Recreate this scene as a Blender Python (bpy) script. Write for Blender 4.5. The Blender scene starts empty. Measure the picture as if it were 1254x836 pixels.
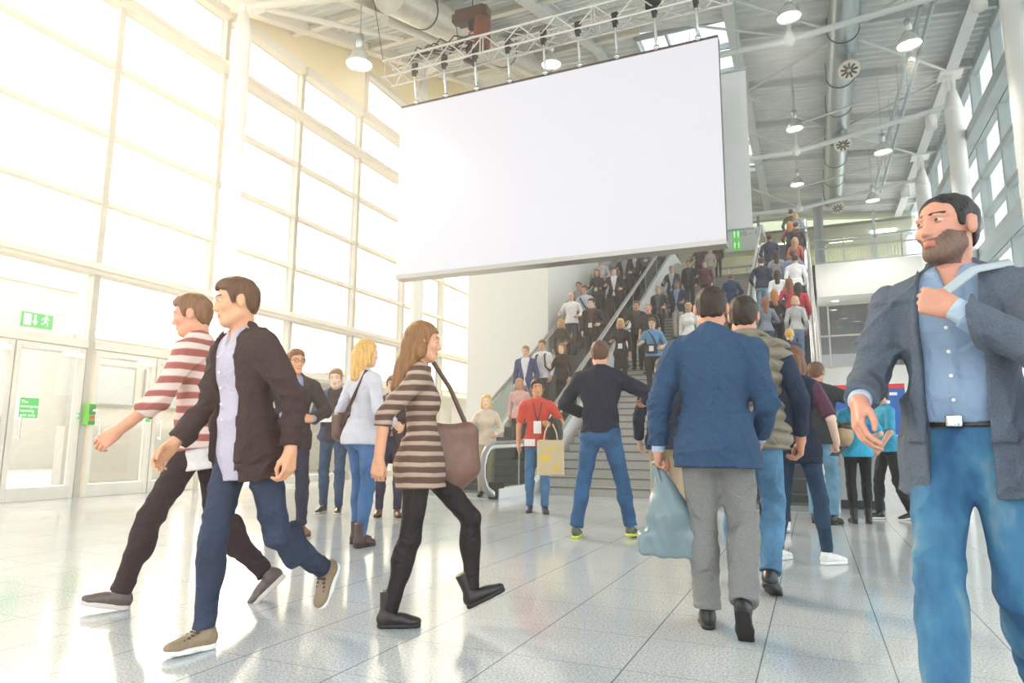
import bpy, math, random
import numpy as np
from mathutils import Vector
random.seed(7); rng = np.random.RandomState(7)
SC = bpy.context.scene
COL = SC.collection
EXPO = .45
R_ = math.radians

# ------------------------------------------------------------------ camera
CAM_H = .88
YAW, PIT, ROLL, FPX = R_(23.8), R_(8.56), R_(.35), 830.
fw = np.array([-math.sin(YAW)*math.cos(PIT), math.cos(YAW)*math.cos(PIT), math.sin(PIT)])
r0 = np.array([math.cos(YAW), math.sin(YAW), 0.]); u0 = np.cross(r0, fw)
rt = math.cos(ROLL)*r0+math.sin(ROLL)*u0; up = -math.sin(ROLL)*r0+math.cos(ROLL)*u0
cam = bpy.data.cameras.new('camera'); co = bpy.data.objects.new('camera', cam); COL.objects.link(co)
from mathutils import Matrix
co.matrix_world = Matrix(((rt[0], up[0], -fw[0], 0), (rt[1], up[1], -fw[1], 0), (rt[2], up[2], -fw[2], CAM_H), (0, 0, 0, 1)))
cam.sensor_width = 36; cam.lens = FPX/1254*36; cam.clip_start = .05; cam.clip_end = 500
SC.camera = co
def ray(x, y):
    d = (x-627.)/FPX*rt-(y-418.)/FPX*up+fw
    return d/np.linalg.norm(d)
def ground(x, y, z=0.):
    d = ray(x, y); return np.array([0, 0, CAM_H])+d*(z-CAM_H)/d[2]

# ------------------------------------------------------------------ colours, materials
def lin(c):
    if isinstance(c, str):
        c = [int(c[i:i+2], 16)/255 for i in (1, 3, 5)]
    return tuple((x/12.92 if x <= .04045 else ((x+.055)/1.055)**2.4) for x in c)
MATS = {}
def mat(key, color='#888888', rough=.5, metal=0., bump=0., bscale=80., var=0., vscale=6., spec=.5, emit=0., coat=0., stretch=(1, 1, 1)):
    if key in MATS: return MATS[key]
    m = bpy.data.materials.new(key); m.use_nodes = True; nt = m.node_tree; b = nt.nodes['Principled BSDF']
    c = lin(color)+(1,)
    b.inputs['Base Color'].default_value = c; b.inputs['Roughness'].default_value = rough; b.inputs['Metallic'].default_value = metal
    b.inputs['Specular IOR Level'].default_value = spec; b.inputs['Coat Weight'].default_value = coat
    if emit:
        b.inputs['Emission Color'].default_value = c; b.inputs['Emission Strength'].default_value = emit
    if bump or var:
        tc = nt.nodes.new('ShaderNodeTexCoord'); mp = nt.nodes.new('ShaderNodeMapping'); mp.inputs['Scale'].default_value = stretch
        nt.links.new(tc.outputs['Object'], mp.inputs['Vector'])
    if var:
        n = nt.nodes.new('ShaderNodeTexNoise'); n.inputs['Scale'].default_value = vscale; n.inputs['Detail'].default_value = 4
        nt.links.new(mp.outputs[0], n.inputs['Vector'])
        r = nt.nodes.new('ShaderNodeValToRGB'); r.color_ramp.elements[0].position = .3; r.color_ramp.elements[1].position = .7
        r.color_ramp.elements[0].color = tuple(x*(1-var) for x in c[:3])+(1,); r.color_ramp.elements[1].color = tuple(min(1, x*(1+var)) for x in c[:3])+(1,)
        nt.links.new(n.outputs['Fac'], r.inputs['Fac']); nt.links.new(r.outputs['Color'], b.inputs['Base Color'])
    if bump and rough >= .65 and var:
        n2 = nt.nodes.new('ShaderNodeTexNoise'); n2.inputs['Scale'].default_value = 11; n2.inputs['Detail'].default_value = 2; n2.inputs['Distortion'].default_value = 1.2; nt.links.new(mp.outputs[0], n2.inputs['Vector'])
    if bump:
        n = nt.nodes.new('ShaderNodeTexNoise'); n.inputs['Scale'].default_value = bscale; n.inputs['Detail'].default_value = 3
        nt.links.new(mp.outputs[0], n.inputs['Vector'])
        bp = nt.nodes.new('ShaderNodeBump'); bp.inputs['Strength'].default_value = bump; bp.inputs['Distance'].default_value = .01
        nt.links.new(n.outputs['Fac'], bp.inputs['Height']); nt.links.new(bp.outputs[0], b.inputs['Normal'])
        if rough >= .65 and var and vscale > 6.5:
            b2 = nt.nodes.new('ShaderNodeBump'); b2.inputs['Strength'].default_value = .55; b2.inputs['Distance'].default_value = .035
            nt.links.new(n2.outputs['Fac'], b2.inputs['Height']); nt.links.new(b2.outputs[0], bp.inputs['Normal'])
    MATS[key] = m; return m
def cloth(color, kind='wool'):
    k = kind+color
    if kind not in ('hair', 'skin'):
        r_, g_, b_ = [int(color[i:i+2], 16)/255 for i in (1, 3, 5)]; y_ = .3*r_+.55*g_+.15*b_; s_ = .2
        color = tuple(x*(1-s_)+y_*s_ for x in (r_, g_, b_))
    if kind == 'wool': return mat(k, color, .85, bump=.3, bscale=220, var=.2, vscale=210, spec=.25)
    if kind == 'denim': return mat(k, color, .8, bump=.3, bscale=120, var=.28, vscale=7, spec=.25)
    if kind == 'smooth': return mat(k, color, .65, bump=.12, bscale=40, var=.08, vscale=9, spec=.3)
    if kind == 'leather': return mat(k, color, .38, bump=.15, bscale=90, var=.12, vscale=20)
    if kind == 'hair': return mat(k, color, .5, bump=.6, bscale=130, var=.3, vscale=70, spec=.35, stretch=(1, 1, .12))
    if kind == 'skin': return mat(k, color, .5, bump=.05, bscale=200, var=.06, vscale=14, spec=.4)
def striped(key, a, b, period, duty=.5, axis='Z', rough=.8):
    if key in MATS: return MATS[key]
    m = mat(key, a, rough); nt = m.node_tree; bs = nt.nodes['Principled BSDF']
    tc = nt.nodes.new('ShaderNodeTexCoord'); sx = nt.nodes.new('ShaderNodeSeparateXYZ'); nt.links.new(tc.outputs['Object'], sx.inputs[0])
    nz = nt.nodes.new('ShaderNodeTexNoise'); nz.inputs['Scale'].default_value = 5; nt.links.new(tc.outputs['Object'], nz.inputs['Vector'])
    ad = nt.nodes.new('ShaderNodeMath'); ad.operation = 'MULTIPLY_ADD'; ad.inputs[1].default_value = .03
    nt.links.new(nz.outputs['Fac'], ad.inputs[0]); nt.links.new(sx.outputs[axis], ad.inputs[2])
    dv = nt.nodes.new('ShaderNodeMath'); dv.operation = 'DIVIDE'; dv.inputs[1].default_value = period; nt.links.new(ad.outputs[0], dv.inputs[0])
    fr = nt.nodes.new('ShaderNodeMath'); fr.operation = 'FRACT'; nt.links.new(dv.outputs[0], fr.inputs[0])
    rp = nt.nodes.new('ShaderNodeValToRGB'); e = rp.color_ramp.elements
    e[0].position = duty-.06; e[0].color = lin(a)+(1,); e[1].position = duty+.06; e[1].color = lin(b)+(1,)
    nt.links.new(fr.outputs[0], rp.inputs[0]); nt.links.new(rp.outputs[0], bs.inputs['Base Color'])
    return m
def glass_mat(key, tint='#ffffff', refl=.1, rough=.0):
    if key in MATS: return MATS[key]
    m = bpy.data.materials.new(key); m.use_nodes = True; nt = m.node_tree; nt.nodes.clear()
    o = nt.nodes.new('ShaderNodeOutputMaterial'); mx = nt.nodes.new('ShaderNodeMixShader'); t = nt.nodes.new('ShaderNodeBsdfTransparent'); g = nt.nodes.new('ShaderNodeBsdfGlossy')
    t.inputs[0].default_value = lin(tint)+(1,); g.inputs['Roughness'].default_value = rough
    lw = nt.nodes.new('ShaderNodeLayerWeight'); lw.inputs['Blend'].default_value = .25
    ml = nt.nodes.new('ShaderNodeMath'); ml.operation = 'MULTIPLY_ADD'; ml.inputs[1].default_value = .6; ml.inputs[2].default_value = refl
    nt.links.new(lw.outputs['Fresnel'], ml.inputs[0]); nt.links.new(ml.outputs[0], mx.inputs[0])
    nt.links.new(t.outputs[0], mx.inputs[1]); nt.links.new(g.outputs[0], mx.inputs[2]); nt.links.new(mx.outputs[0], o.inputs[0])
    MATS[key] = m; return m

# ------------------------------------------------------------------ mesh builder
class MB:
    def __init__(s): s.v = []; s.f = []; s.m = []; s.cur = 0; s.sm = []
    def _add(s, vs, fs, smooth=False):
        n = len(s.v); s.v += [tuple(map(float, p)) for p in vs]; s.f += [tuple(i+n for i in f) for f in fs]
        s.m += [s.cur]*len(fs); s.sm += [smooth]*len(fs)
    def box(s, lo, hi, rz=0, about=None):
        x0, y0, z0 = lo; x1, y1, z1 = hi
        vs = [(x0, y0, z0), (x1, y0, z0), (x1, y1, z0), (x0, y1, z0), (x0, y0, z1), (x1, y0, z1), (x1, y1, z1), (x0, y1, z1)]
        if rz:
            cx, cy = about or ((x0+x1)/2, (y0+y1)/2); c, n = math.cos(rz), math.sin(rz)
            vs = [(cx+(x-cx)*c-(y-cy)*n, cy+(x-cx)*n+(y-cy)*c, z) for x, y, z in vs]
        s._add(vs, [(3, 2, 1, 0), (4, 5, 6, 7), (0, 1, 5, 4), (1, 2, 6, 5), (2, 3, 7, 6), (3, 0, 4, 7)])
    def path(s, pts, r, n=8, cap=True, flat=None):
        pts = [np.array(p, float) for p in pts]; rs = r if isinstance(r, (list, tuple)) else [r]*len(pts)
        vs = []; prev = None
        for i, p in enumerate(pts):
            d = pts[min(i+1, len(pts)-1)]-pts[max(i-1, 0)]; d /= max(np.linalg.norm(d), 1e-9)
            if prev is None:
                a = np.array([0, 0, 1.]) if abs(d[2]) < .9 else np.array([1., 0, 0])
            else: a = prev
            a = a-d*(a@d); a /= np.linalg.norm(a); prev = a; b = np.cross(d, a)
            for k in range(n):
                t = 2*math.pi*(k+.5)/n
                fa, fb = flat or (1, 1)
                vs.append(p+rs[i]*(a*math.cos(t)*fa+b*math.sin(t)*fb))
        fs = []
        for i in range(len(pts)-1):
            for k in range(n):
                k2 = (k+1) % n; fs.append((i*n+k, i*n+k2, (i+1)*n+k2, (i+1)*n+k))
        s._add(vs, fs, n > 5)
        if cap:
            m = len(pts)-1; s._add(vs[:n], [tuple(range(n))[::-1]]); s._add(vs[m*n:], [tuple(range(n))])
    def tube(s, a, b, r, n=10, r2=None): s.path([a, b], [r, r if r2 is None else r2], n)
    def lathe(s, c, prof, n=20, axis=2):
        vs = []
        for r, h in prof:
            for k in range(n):
                t = 2*math.pi*k/n; q = [r*math.cos(t), r*math.sin(t), h]
                if axis == 1: q = [q[0], q[2], q[1]]
                vs.append([q[i]+c[i] for i in range(3)])
        fs = [(i*n+k, i*n+(k+1) % n, (i+1)*n+(k+1) % n, (i+1)*n+k) for i in range(len(prof)-1) for k in range(n)]
        s._add(vs, fs, True)
    def prism(s, poly, a, b, axis='X'):
        n = len(poly)
        mk = {'X': lambda t, p: (t, p[0], p[1]), 'Y': lambda t, p: (p[0], t, p[1]), 'Z': lambda t, p: (p[0], p[1], t)}[axis]
        vs = [mk(a, p) for p in poly]+[mk(b, p) for p in poly]
        fs = [tuple(range(n))[::-1], tuple(range(n, 2*n))]+[(i, (i+1) % n, (i+1) % n+n, i+n) for i in range(n)]
        s._add(vs, fs)
    def quad(s, *p): s._add(p, [tuple(range(len(p)))])
    def build(s, name, mats, parent=None, loc=None, bev=0):
        me = bpy.data.meshes.new(name); me.from_pydata(s.v, [], s.f)
        for m in (mats if isinstance(mats, (list, tuple)) else [mats]): me.materials.append(m)
        me.polygons.foreach_set('material_index', s.m); me.polygons.foreach_set('use_smooth', s.sm); me.update()
        o = bpy.data.objects.new(name, me); COL.objects.link(o)
        if parent: o.parent = parent
        if loc is not None: o.location = loc
        if bev:
            b = o.modifiers.new('bevel', 'BEVEL'); b.width = bev; b.segments = 2; b.limit_method = 'ANGLE'
        return o
def tag(o, label=None, cat=None, group=None, kind=None):
    if label: o['label'] = label
    if cat: o['category'] = cat
    if group: o['group'] = group
    if kind: o['kind'] = kind
    return o
def empty(name, loc=(0, 0, 0), rz=0):
    o = bpy.data.objects.new(name, None); o.location = loc; o.rotation_euler = (0, 0, rz); COL.objects.link(o); return o
def struct(o, label=None):
    o['kind'] = 'structure'
    if label: o['label'] = label
    return o
def copy_tree(o, parent=None):
    c = o.copy(); COL.objects.link(c); c.parent = parent
    for ch in list(o.children): copy_tree(ch, c)
    return c

# ================================================================== the hall
XL, XR = -10.65, 4.85
def roofA(y): return max(9.72, 10.24+.36*(y-10.69))
def roofB(x): return 12.75-.1*(x+2.5)
def roof(x, y): return min(roofA(y), roofB(x))
WHITE = mat('white_metal', '#f2f1ec', .35)
WPAINT = mat('white_paint', '#f4f3ee', .7, bump=.05, bscale=30)
FRAME = mat('frame_paint', '#e3ddd1', .4, var=.04, vscale=3)
GREYFRAME = mat('grey_frame', '#aebbbc', .45, var=.05, vscale=3)
STEEL = mat('galvanised', '#b7c2c4', .32, .85, var=.12, vscale=14)
CHROME = mat('chrome', '#dfe2e2', .15, 1.)
BLACK = mat('black_metal', '#17191a', .45)
# floor -------------------------------------------------------------
def floor_mat():
    m = mat('terrazzo', '#c9ced0', .16); nt = m.node_tree; b = nt.nodes['Principled BSDF']; L = nt.links.new
    tc = nt.nodes.new('ShaderNodeTexCoord')
    mp = nt.nodes.new('ShaderNodeMapping'); mp.inputs['Location'].default_value = (.26/.52+.0, 0, 0)
    mp.inputs['Scale'].default_value = (1, 1, 1); L(tc.outputs['Object'], mp.inputs[0])
    sx = nt.nodes.new('ShaderNodeSeparateXYZ'); L(tc.outputs['Object'], sx.inputs[0])
    def seam(out, off):
        a = nt.nodes.new('ShaderNodeMath'); a.operation = 'SUBTRACT'; a.inputs[1].default_value = off; L(out, a.inputs[0])
        d = nt.nodes.new('ShaderNodeMath'); d.operation = 'DIVIDE'; d.inputs[1].default_value = .492; L(a.outputs[0], d.inputs[0])
        p = nt.nodes.new('ShaderNodeMath'); p.operation = 'PINGPONG'; p.inputs[1].default_value = .5; L(d.outputs[0], p.inputs[0])
        r = nt.nodes.new('ShaderNodeMapRange'); r.inputs[1].default_value = .0035; r.inputs[2].default_value = .0085; L(p.outputs[0], r.inputs[0])
        return r.outputs[0]
    s1 = seam(sx.outputs['X'], .2455); s2 = seam(sx.outputs['Y'], 2.285)
    pw = nt.nodes.new('ShaderNodeMath'); pw.operation = 'MULTIPLY_ADD'; pw.inputs[1].default_value = .55; pw.inputs[2].default_value = .45; L(s2, pw.inputs[0])
    mn = nt.nodes.new('ShaderNodeMath'); mn.operation = 'MINIMUM'; L(s1, mn.inputs[0]); L(pw.outputs[0], mn.inputs[1])
    sp = nt.nodes.new('ShaderNodeTexNoise'); sp.inputs['Scale'].default_value = 95; sp.inputs['Detail'].default_value = 5; sp.inputs['Roughness'].default_value = .8; L(tc.outputs['Object'], sp.inputs['Vector'])
    rp = nt.nodes.new('ShaderNodeValToRGB'); e = rp.color_ramp.elements
    e[0].position = .36; e[0].color = lin('#8d9497')+(1,); e[1].position = .6; e[1].color = lin('#dfe3e5')+(1,)
    L(sp.outputs['Fac'], rp.inputs[0])
    big = nt.nodes.new('ShaderNodeTexNoise'); big.inputs['Scale'].default_value = 1.3; L(tc.outputs['Object'], big.inputs['Vector'])
    br = nt.nodes.new('ShaderNodeMapRange'); br.inputs[3].default_value = .94; br.inputs[4].default_value = 1.04; L(big.outputs['Fac'], br.inputs[0])
    mu = nt.nodes.new('ShaderNodeMix'); mu.data_type = 'RGBA'; mu.blend_type = 'MULTIPLY'; mu.inputs[0].default_value = 1; L(rp.outputs[0], mu.inputs[6]); L(br.outputs[0], mu.inputs[7])
    mx = nt.nodes.new('ShaderNodeMix'); mx.data_type = 'RGBA'; L(mn.outputs[0], mx.inputs[0]); mx.inputs[6].default_value = lin('#6f7679')+(1,); L(mu.outputs[2], mx.inputs[7])
    L(mx.outputs[2], b.inputs['Base Color'])
    rr = nt.nodes.new('ShaderNodeMapRange'); rr.inputs[3].default_value = .06; rr.inputs[4].default_value = .17; L(big.outputs['Fac'], rr.inputs[0]); L(rr.outputs[0], b.inputs['Roughness'])
    b.inputs['Specular IOR Level'].default_value = .6
    return m
g = MB(); g.box((XL-.25, -9, -.2), (XR+.25, 40, 0)); struct(g.build('floor', floor_mat()))
# outside ------------------------------------------------------------
g = MB(); g.box((-90, -40, -.3), (XL-.25, 90, -.06)); tag(struct(g.build('ground', mat('paving_outside', '#bcb8b0', .9, var=.06))), 'pale paving of the forecourt outside the glass wall')
OUTW = mat('render_outside', '#c9c4bb', .9, var=.03); OUTG = mat('panel_outside', '#9f9a92', .8, var=.05); OUTD = mat('dark_outside', '#8d8a86', .6)
b = empty('building', (-24, 12, -.06))
g = MB(); g.box((-6, -12, 0), (0, 3.6, 6.2)); g.box((-6, 3.6, 0), (0.4, 8, 4.6)); g.build('wall', OUTW, b)
g = MB(); g.box((-6.05, -12.05, 6.2), (.05, 3.65, 6.35)); g.box((-6.05, 3.65, 4.6), (.45, 8.05, 4.75)); g.build('roof_edge', OUTW, b)
for i, y in enumerate((-9.5, -6.5, -1.5, 4.2, 6.2)):
    zz = 3.1 if i < 3 else 2.2
    w = MB(); w.box((.02 if i < 3 else .42, y, zz), (.1 if i < 3 else .5, y+1.6, zz+1.5)); f = w.build('window', OUTG, b)
    w = MB(); w.box((.1 if i < 3 else .5, y+.08, zz+.08), (.12 if i < 3 else .52, y+1.52, zz+1.42)); w.build('pane', mat('pane_outside', '#b9bcbd', .2), f)
tag(b, 'pale rendered building seen through the glass wall', 'building')
g = MB(); g.box((-17.0, 2, -.06), (-16.7, 9.5, 1.25)); g.box((-15.2, 9.7, -.06), (-14.9, 22, 1.2)); tag(g.build('parapet_wall', OUTW), 'low white parapet wall on the forecourt outside the doors', 'wall')
rl = empty('stair_railing', (-16.6, 4.0, 0))
g = MB(); g.path([(-.2, 0, 3.4), (-.2, 5, 1.2)], .06, 6); g.path([(-.2, 0, 2.9), (-.2, 5, .7)], .05, 6); g.build('handrail', OUTG, rl)
g = MB()
for k in range(6): g.tube((-.2, k, -.06), (-.2, k, 3.4-.44*k), .03, 6)
g.build('post', OUTG, rl); tag(rl, 'sloping pale stair railing outside behind the glass door', 'railing')
b = empty('pavilion', (-19, 29, -.06))
g = MB(); g.box((-4, -6, 0), (0, 14, 3.4)); g.build('wall', OUTG, b); g = MB(); g.box((-4.6, -6.6, 3.4), (.8, 14.6, 3.8)); g.build('roof', OUTW, b)
g = MB()
for k in range(7): g.box((.0, -5+2.6*k, .4), (.06, -3.2+2.6*k, 2.8))
g.build('glazing', mat('pavilion_glazing', '#a9a8a6', .25), b); tag(b, 'grey flat-roofed pavilion with tall glazing beyond the glass wall', 'building')

# left glass wall ------------------------------------------------------
PANE = glass_mat('window_glass', '#fbfdfc', .015)
YL = [7.2+2.275*k for k in range(-7, 13)]          # mullions
ZL = [0., 2.42, 3.66, 4.83, 6.02, 7.27, 8.45, 9.65]
nwin = 0
for i in range(len(YL)-1):
    y0, y1 = YL[i], YL[i+1]; nwin += 1
    g = MB()
    for yy in (y0,): g.box((XL-.16, yy-.055, 0), (XL+.02, yy+.055, 9.65))
    for j, z in enumerate(ZL[1:]):
        hgt, dep = (.09, .14) if j in (1, 5) else (.04, .03)
        if j == 0: hgt, dep = .06, .04
        if j == 6: hgt, dep = .12, .10
        g.box((XL-.14, y0+.055, z-hgt), (XL+(dep if j not in (1, 5) else .02), y1-.055, z+hgt))
        if j in (1, 5): g.box((XL+.021, y0, z-hgt), (XL+dep, y1, z+hgt)); g.box((XL+dep, y0, z-hgt*.35), (XL+dep+.09, y1, z+hgt*.5))
    if y0 > 9.5 or y0 < 2.5: g.box((XL-.14, y0+.05, 0), (XL+.02, y1-.05, .14))
    w = struct(g.build('window_%d' % nwin, FRAME))
    p = MB(); p.box((XL-.08, y0+.05, .05 if not 2.5 < y0 < 9.5 else 2.42), (XL-.065, y1-.05, 9.6)); p.build('pane', PANE, w)
# gable infill above the header, with a raised clerestory window
ym = [9.06, 10.69, 12.8, 14.1]
YW = mat('glare_tinted_wall', '#fdeabc', .8, bump=.05, bscale=20)  # pale yellow is warm sun glare painted into the wall colour
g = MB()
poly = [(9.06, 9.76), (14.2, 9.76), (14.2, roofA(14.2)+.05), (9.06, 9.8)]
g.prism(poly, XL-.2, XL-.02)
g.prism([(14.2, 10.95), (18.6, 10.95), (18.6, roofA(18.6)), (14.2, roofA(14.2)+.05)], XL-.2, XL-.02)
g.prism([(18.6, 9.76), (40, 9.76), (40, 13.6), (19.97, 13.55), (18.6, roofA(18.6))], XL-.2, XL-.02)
struct(g.build('wall_left', YW), 'gable wall over the glazing, warm glare painted in as pale yellow')
g = MB(); g.box((XL-.16, 14.2, 10.85), (XL+.06, 18.6, 10.97)); g.box((XL-.16, 14.14, 9.7), (XL+.06, 14.24, 10.97)); g.box((XL-.16, 16.35, 9.76), (XL+.02, 16.45, 10.9))
w = struct(g.build('window_%d' % (nwin+1), FRAME)); p = MB(); p.box((XL-.08, 14.2, 9.76), (XL-.065, 18.6, 10.9)); p.build('pane', PANE, w)
# doors
def door(name, y0, y1, hinge_far=True):
    g = MB(); t = .075
    g.box((XL-.1, y0, .0), (XL+.03, y0+t, 2.34)); g.box((XL-.1, y1-t, 0), (XL+.03, y1, 2.34)); g.box((XL-.1, y0+t, 2.24), (XL+.03, y1-t, 2.34)); g.box((XL-.1, y0+t, 0), (XL+.03, y1-t, .2))
    d = struct(g.build(name, FRAME, bev=.006))
    p = MB(); p.box((XL-.04, y0+t, .2), (XL-.03, y1-t, 2.24)); p.build('pane', PANE, d)
    c = MB(); c.box((XL+.03, y1-.75, 2.25), (XL+.1, y1-.15, 2.29)); c.box((XL+.03, y1-.4, 2.17), (XL+.11, y1-.08, 2.25)); c.build('door_closer', WHITE, d, bev=.005)
    h = MB(); yh = y0+.13 if hinge_far else y1-.13
    h.tube((XL+.09, yh, .9), (XL+.09, yh, 1.25), .014); h.tube((XL+.02, yh, .93), (XL+.09, yh, .93), .01); h.tube((XL+.02, yh, 1.22), (XL+.09, yh, 1.22), .01); h.build('handle', CHROME, d)
    return d
door('door_1', 4.98, 6.06, False); door('door_2', 6.08, 7.13); door('door_3', 7.3, 8.42); door('door_4', 8.44, 9.4)
GREEN = mat('sign_green', '#3fb760', .4, emit=.25); SWHITE = mat('sign_white', '#f6f6ec', .5, emit=.3)
# exit sign: door with arrow and running figure
s = empty('exit_sign', (XL+.08, 6.28, 2.66), 0)
g = MB(); g.box((-.06, -.24, -.12), (.02, .24, .12)); g.build('housing', mat('sign_rim', '#cfd2c8', .5), s, bev=.006)
g = MB(); g.box((.02, -.225, -.105), (.026, .225, .105)); g.build('green_face', GREEN, s)
def run_fig(g, cx, cz, k, x0=.026, x1=.03):
    P = lambda pts: g.prism([(cx+a*k, cz+b_*k) for a, b_ in pts], x0, x1)
    P([(.06+.16*math.cos(t), .78+.16*math.sin(t)) for t in [i*math.pi/5 for i in range(10)]])
    P([(-.12, .55), (.12, .62), (.1, .05), (-.14, .0)]); P([(.1, .6), (.5, .3), (.44, .2), (.08, .45)]); P([(-.1, .56), (-.5, .45), (-.55, .1), (-.45, .1), (-.4, .36), (-.1, .42)])
    P([(-.12, .08), (.08, .08), (.42, -.3), (.3, -.72), (.2, -.68), (.28, -.3)]); P([(-.14, .06), (.04, .04), (-.2, -.42), (-.62, -.5), (-.62, -.4), (-.26, -.32)])
g = MB(); g.box((.026, -.19, -.085), (.03, -.09, .085)); g.prism([(-.045, .08), (-.02, .08), (-.02, -.02), (.01, -.02), (-.032, -.08), (-.075, -.02), (-.045, -.02)], .026, .03)
run_fig(g, .12, 0, .1); g.build('pictogram', SWHITE, s)
tag(s, 'green emergency exit sign with running figure above the glass door', 'sign')
def text(body, size, loc, rot, m, parent, name='lettering', ext=.002, align='CENTER'):
    cu = bpy.data.curves.new(name, 'FONT'); cu.body = body; cu.size = size; cu.align_x = align; cu.extrude = ext; cu.space_line = 1.05
    o = bpy.data.objects.new(name, cu); cu.materials.append(m); o.location = loc; o.rotation_euler = rot; o.parent = parent; COL.objects.link(o)
    me = bpy.data.meshes.new_from_object(o.evaluated_get(bpy.context.evaluated_depsgraph_get())); n = bpy.data.objects.new(name, me); n.location = loc; n.rotation_euler = rot; n.parent = parent; bpy.data.objects.remove(o); COL.objects.link(n)
    if not me.materials: me.materials.append(m)
    return n
RX = (R_(90), 0, R_(90))
s = empty('door_notice', (XL+.035, 6.32, 1.36)); g = MB(); g.box((-.005, -.16, -.16), (.0, .16, .16)); g.build('backing', SWHITE, s); g = MB(); g.box((0, -.115, -.15), (.004, .155, .15)); g.build('green_panel', GREEN, s)
text('The\nemergency\nopening\nexit only', .062, (.004, -.1, .07), RX, SWHITE, s, align='LEFT', ext=.001); tag(s, 'square green notice with white text on the glass door', 'notice')
s = empty('door_sticker', (XL+.035, 7.09, 1.27)); g = MB(); g.box((0, -.03, -.045), (.004, .03, .045)); g.build('face', GREEN, s); g = MB(); run_fig(g, 0, 0, .03, .004, .006); g.box((.004, -.025, -.035), (.006, -.015, .035)); g.build('pictogram', SWHITE, s); tag(s, 'tiny green exit sticker on the door post', 'sticker')
s = empty('door_sticker', (XL+.035, 8.3, 1.36)); g = MB(); g.box((-.004, -.06, -.17), (.0, .09, .17)); g.build('backing', SWHITE, s); g = MB(); g.box((0, -.02, -.15), (.004, .08, .15)); g.build('face', GREEN, s); g = MB(); run_fig(g, .03, -.06, .06, .004, .006); g.box((.004, .0, .03), (.006, .06, .12)); g.build('pictogram', SWHITE, s); tag(s, 'tall white and green exit sticker on the door behind the striped jumper', 'sticker')
s = empty('alarm_box', (XL+.03, 7.24, 1.3)); g = MB(); g.box((0, -.075, -.17), (.09, .075, .17)); g.build('housing', mat('box_lime', '#6fd23f', .4), s, bev=.01)
g = MB(); g.box((.09, -.03, .0), (.1, .07, .16)); g.box((.09, -.03, -.16), (.1, .07, -.1)); g.build('green_panel', mat('box_green', '#178a3e', .4), s); g = MB(); g.lathe((.1, .02, -.05), [(0, .012), (.03, .01), (.03, 0)], 14); g.box((.09, -.02, -.085), (.104, .06, -.02)); g.build('push_button', mat('box_red', '#e0533f', .4), s)
g = MB(); g.box((.1, .02, .05), (.13, .05, .08)); g.box((.1, .04, .055), (.12, .09, .075)); g.build('handle', SWHITE, s); tag(s, 'green emergency door release box with red button on the post', 'alarm box')
s = empty('door_sensor', (XL+.05, 8.75, 2.6)); g = MB(); g.box((-.05, -.1, -.06), (.07, .1, .06)); g.build('housing', WHITE, s, bev=.01); g = MB(); g.box((.07, -.08, -.05), (.075, .08, .0)); g.build('lens', mat('sensor_lens', '#bdb6ab', .2), s); tag(s, 'small white sensor box over the second glass door', 'sensor')
# columns -------------------------------------------------------------
def column(name, x, y, z1, r, label, m=WHITE):
    e = empty(name, (x, y, 0)); g = MB(); g.lathe((0, 0, 0), [(r, 0), (r, z1)], 32); g.build('shaft', m, e)
    g = MB(); g.lathe((0, 0, 0), [(r, z1), (r*1.05, z1+.02), (r*1.05, z1+.07), (r*.55, z1+.62), (0, z1+.62)], 32); g.build('capital', m, e)
    g = MB()
    for k in range(4):
        t = k*math.pi/2+.4; g.box((math.cos(t)*r*.4-.03, math.sin(t)*r*.4-.03, z1+.6), (math.cos(t)*r*.4+.03, math.sin(t)*r*.4+.03, roof(x, y)-.33))
    g.box((-.3, -.3, roof(x, y)-.4), (.3, .3, roof(x, y)-.33)); g.build('bracket', m, e)
    tag(struct(e), label)
column('column', -9.75, 9.0, 8.55, .17, 'white round column in front of the left glazing')
column('column', -9.75, 15.63, 10.6, .17, 'white round column beside the white wall block')
for y, l in ((15.9, 'white round column nearest on the right side'), (22.2, 'white round column further along the right glazing'), (28.5, 'white round column at the back right')):
    column('column', 4.28, y, 10.55, .23, l)
# right glass wall ----------------------------------------------------
ZR = [0, 2.5, 4.9, 6.2, 7.4, 8.55, 9.75, 11.75]
YR = [-5+2.5*k for k in range(16)]
for i in range(len(YR)-1):
    y0, y1 = YR[i], min(YR[i+1], 32); nwin += 1; g = MB()
    g.box((XR-.05, y0-.09, 0), (XR+.2, y0+.09, 11.75))
    for j, z in enumerate(ZR[1:]):
        hgt, dep = (.17, .28) if j in (2, 5) else (.08, .0)
        g.box((XR-.02, y0+.09, z-hgt), (XR+.15, y1-.09, z+hgt))
        if dep: g.box((XR-.05-dep, y0, z-hgt), (XR-.05, y1, z+hgt))
    w = struct(g.build('window_%d' % (nwin+1), GREYFRAME)); p = MB(); p.box((XR+.08, y0+.08, 0), (XR+.095, y1-.08, 11.7)); p.build('pane', PANE, w)
g = MB(); g.box((XR-.02, -8, 11.85), (XR+.25, 36, 12.15)); struct(g.build('wall_right', GREYFRAME), 'grey eave band above the right glazing')
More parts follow.
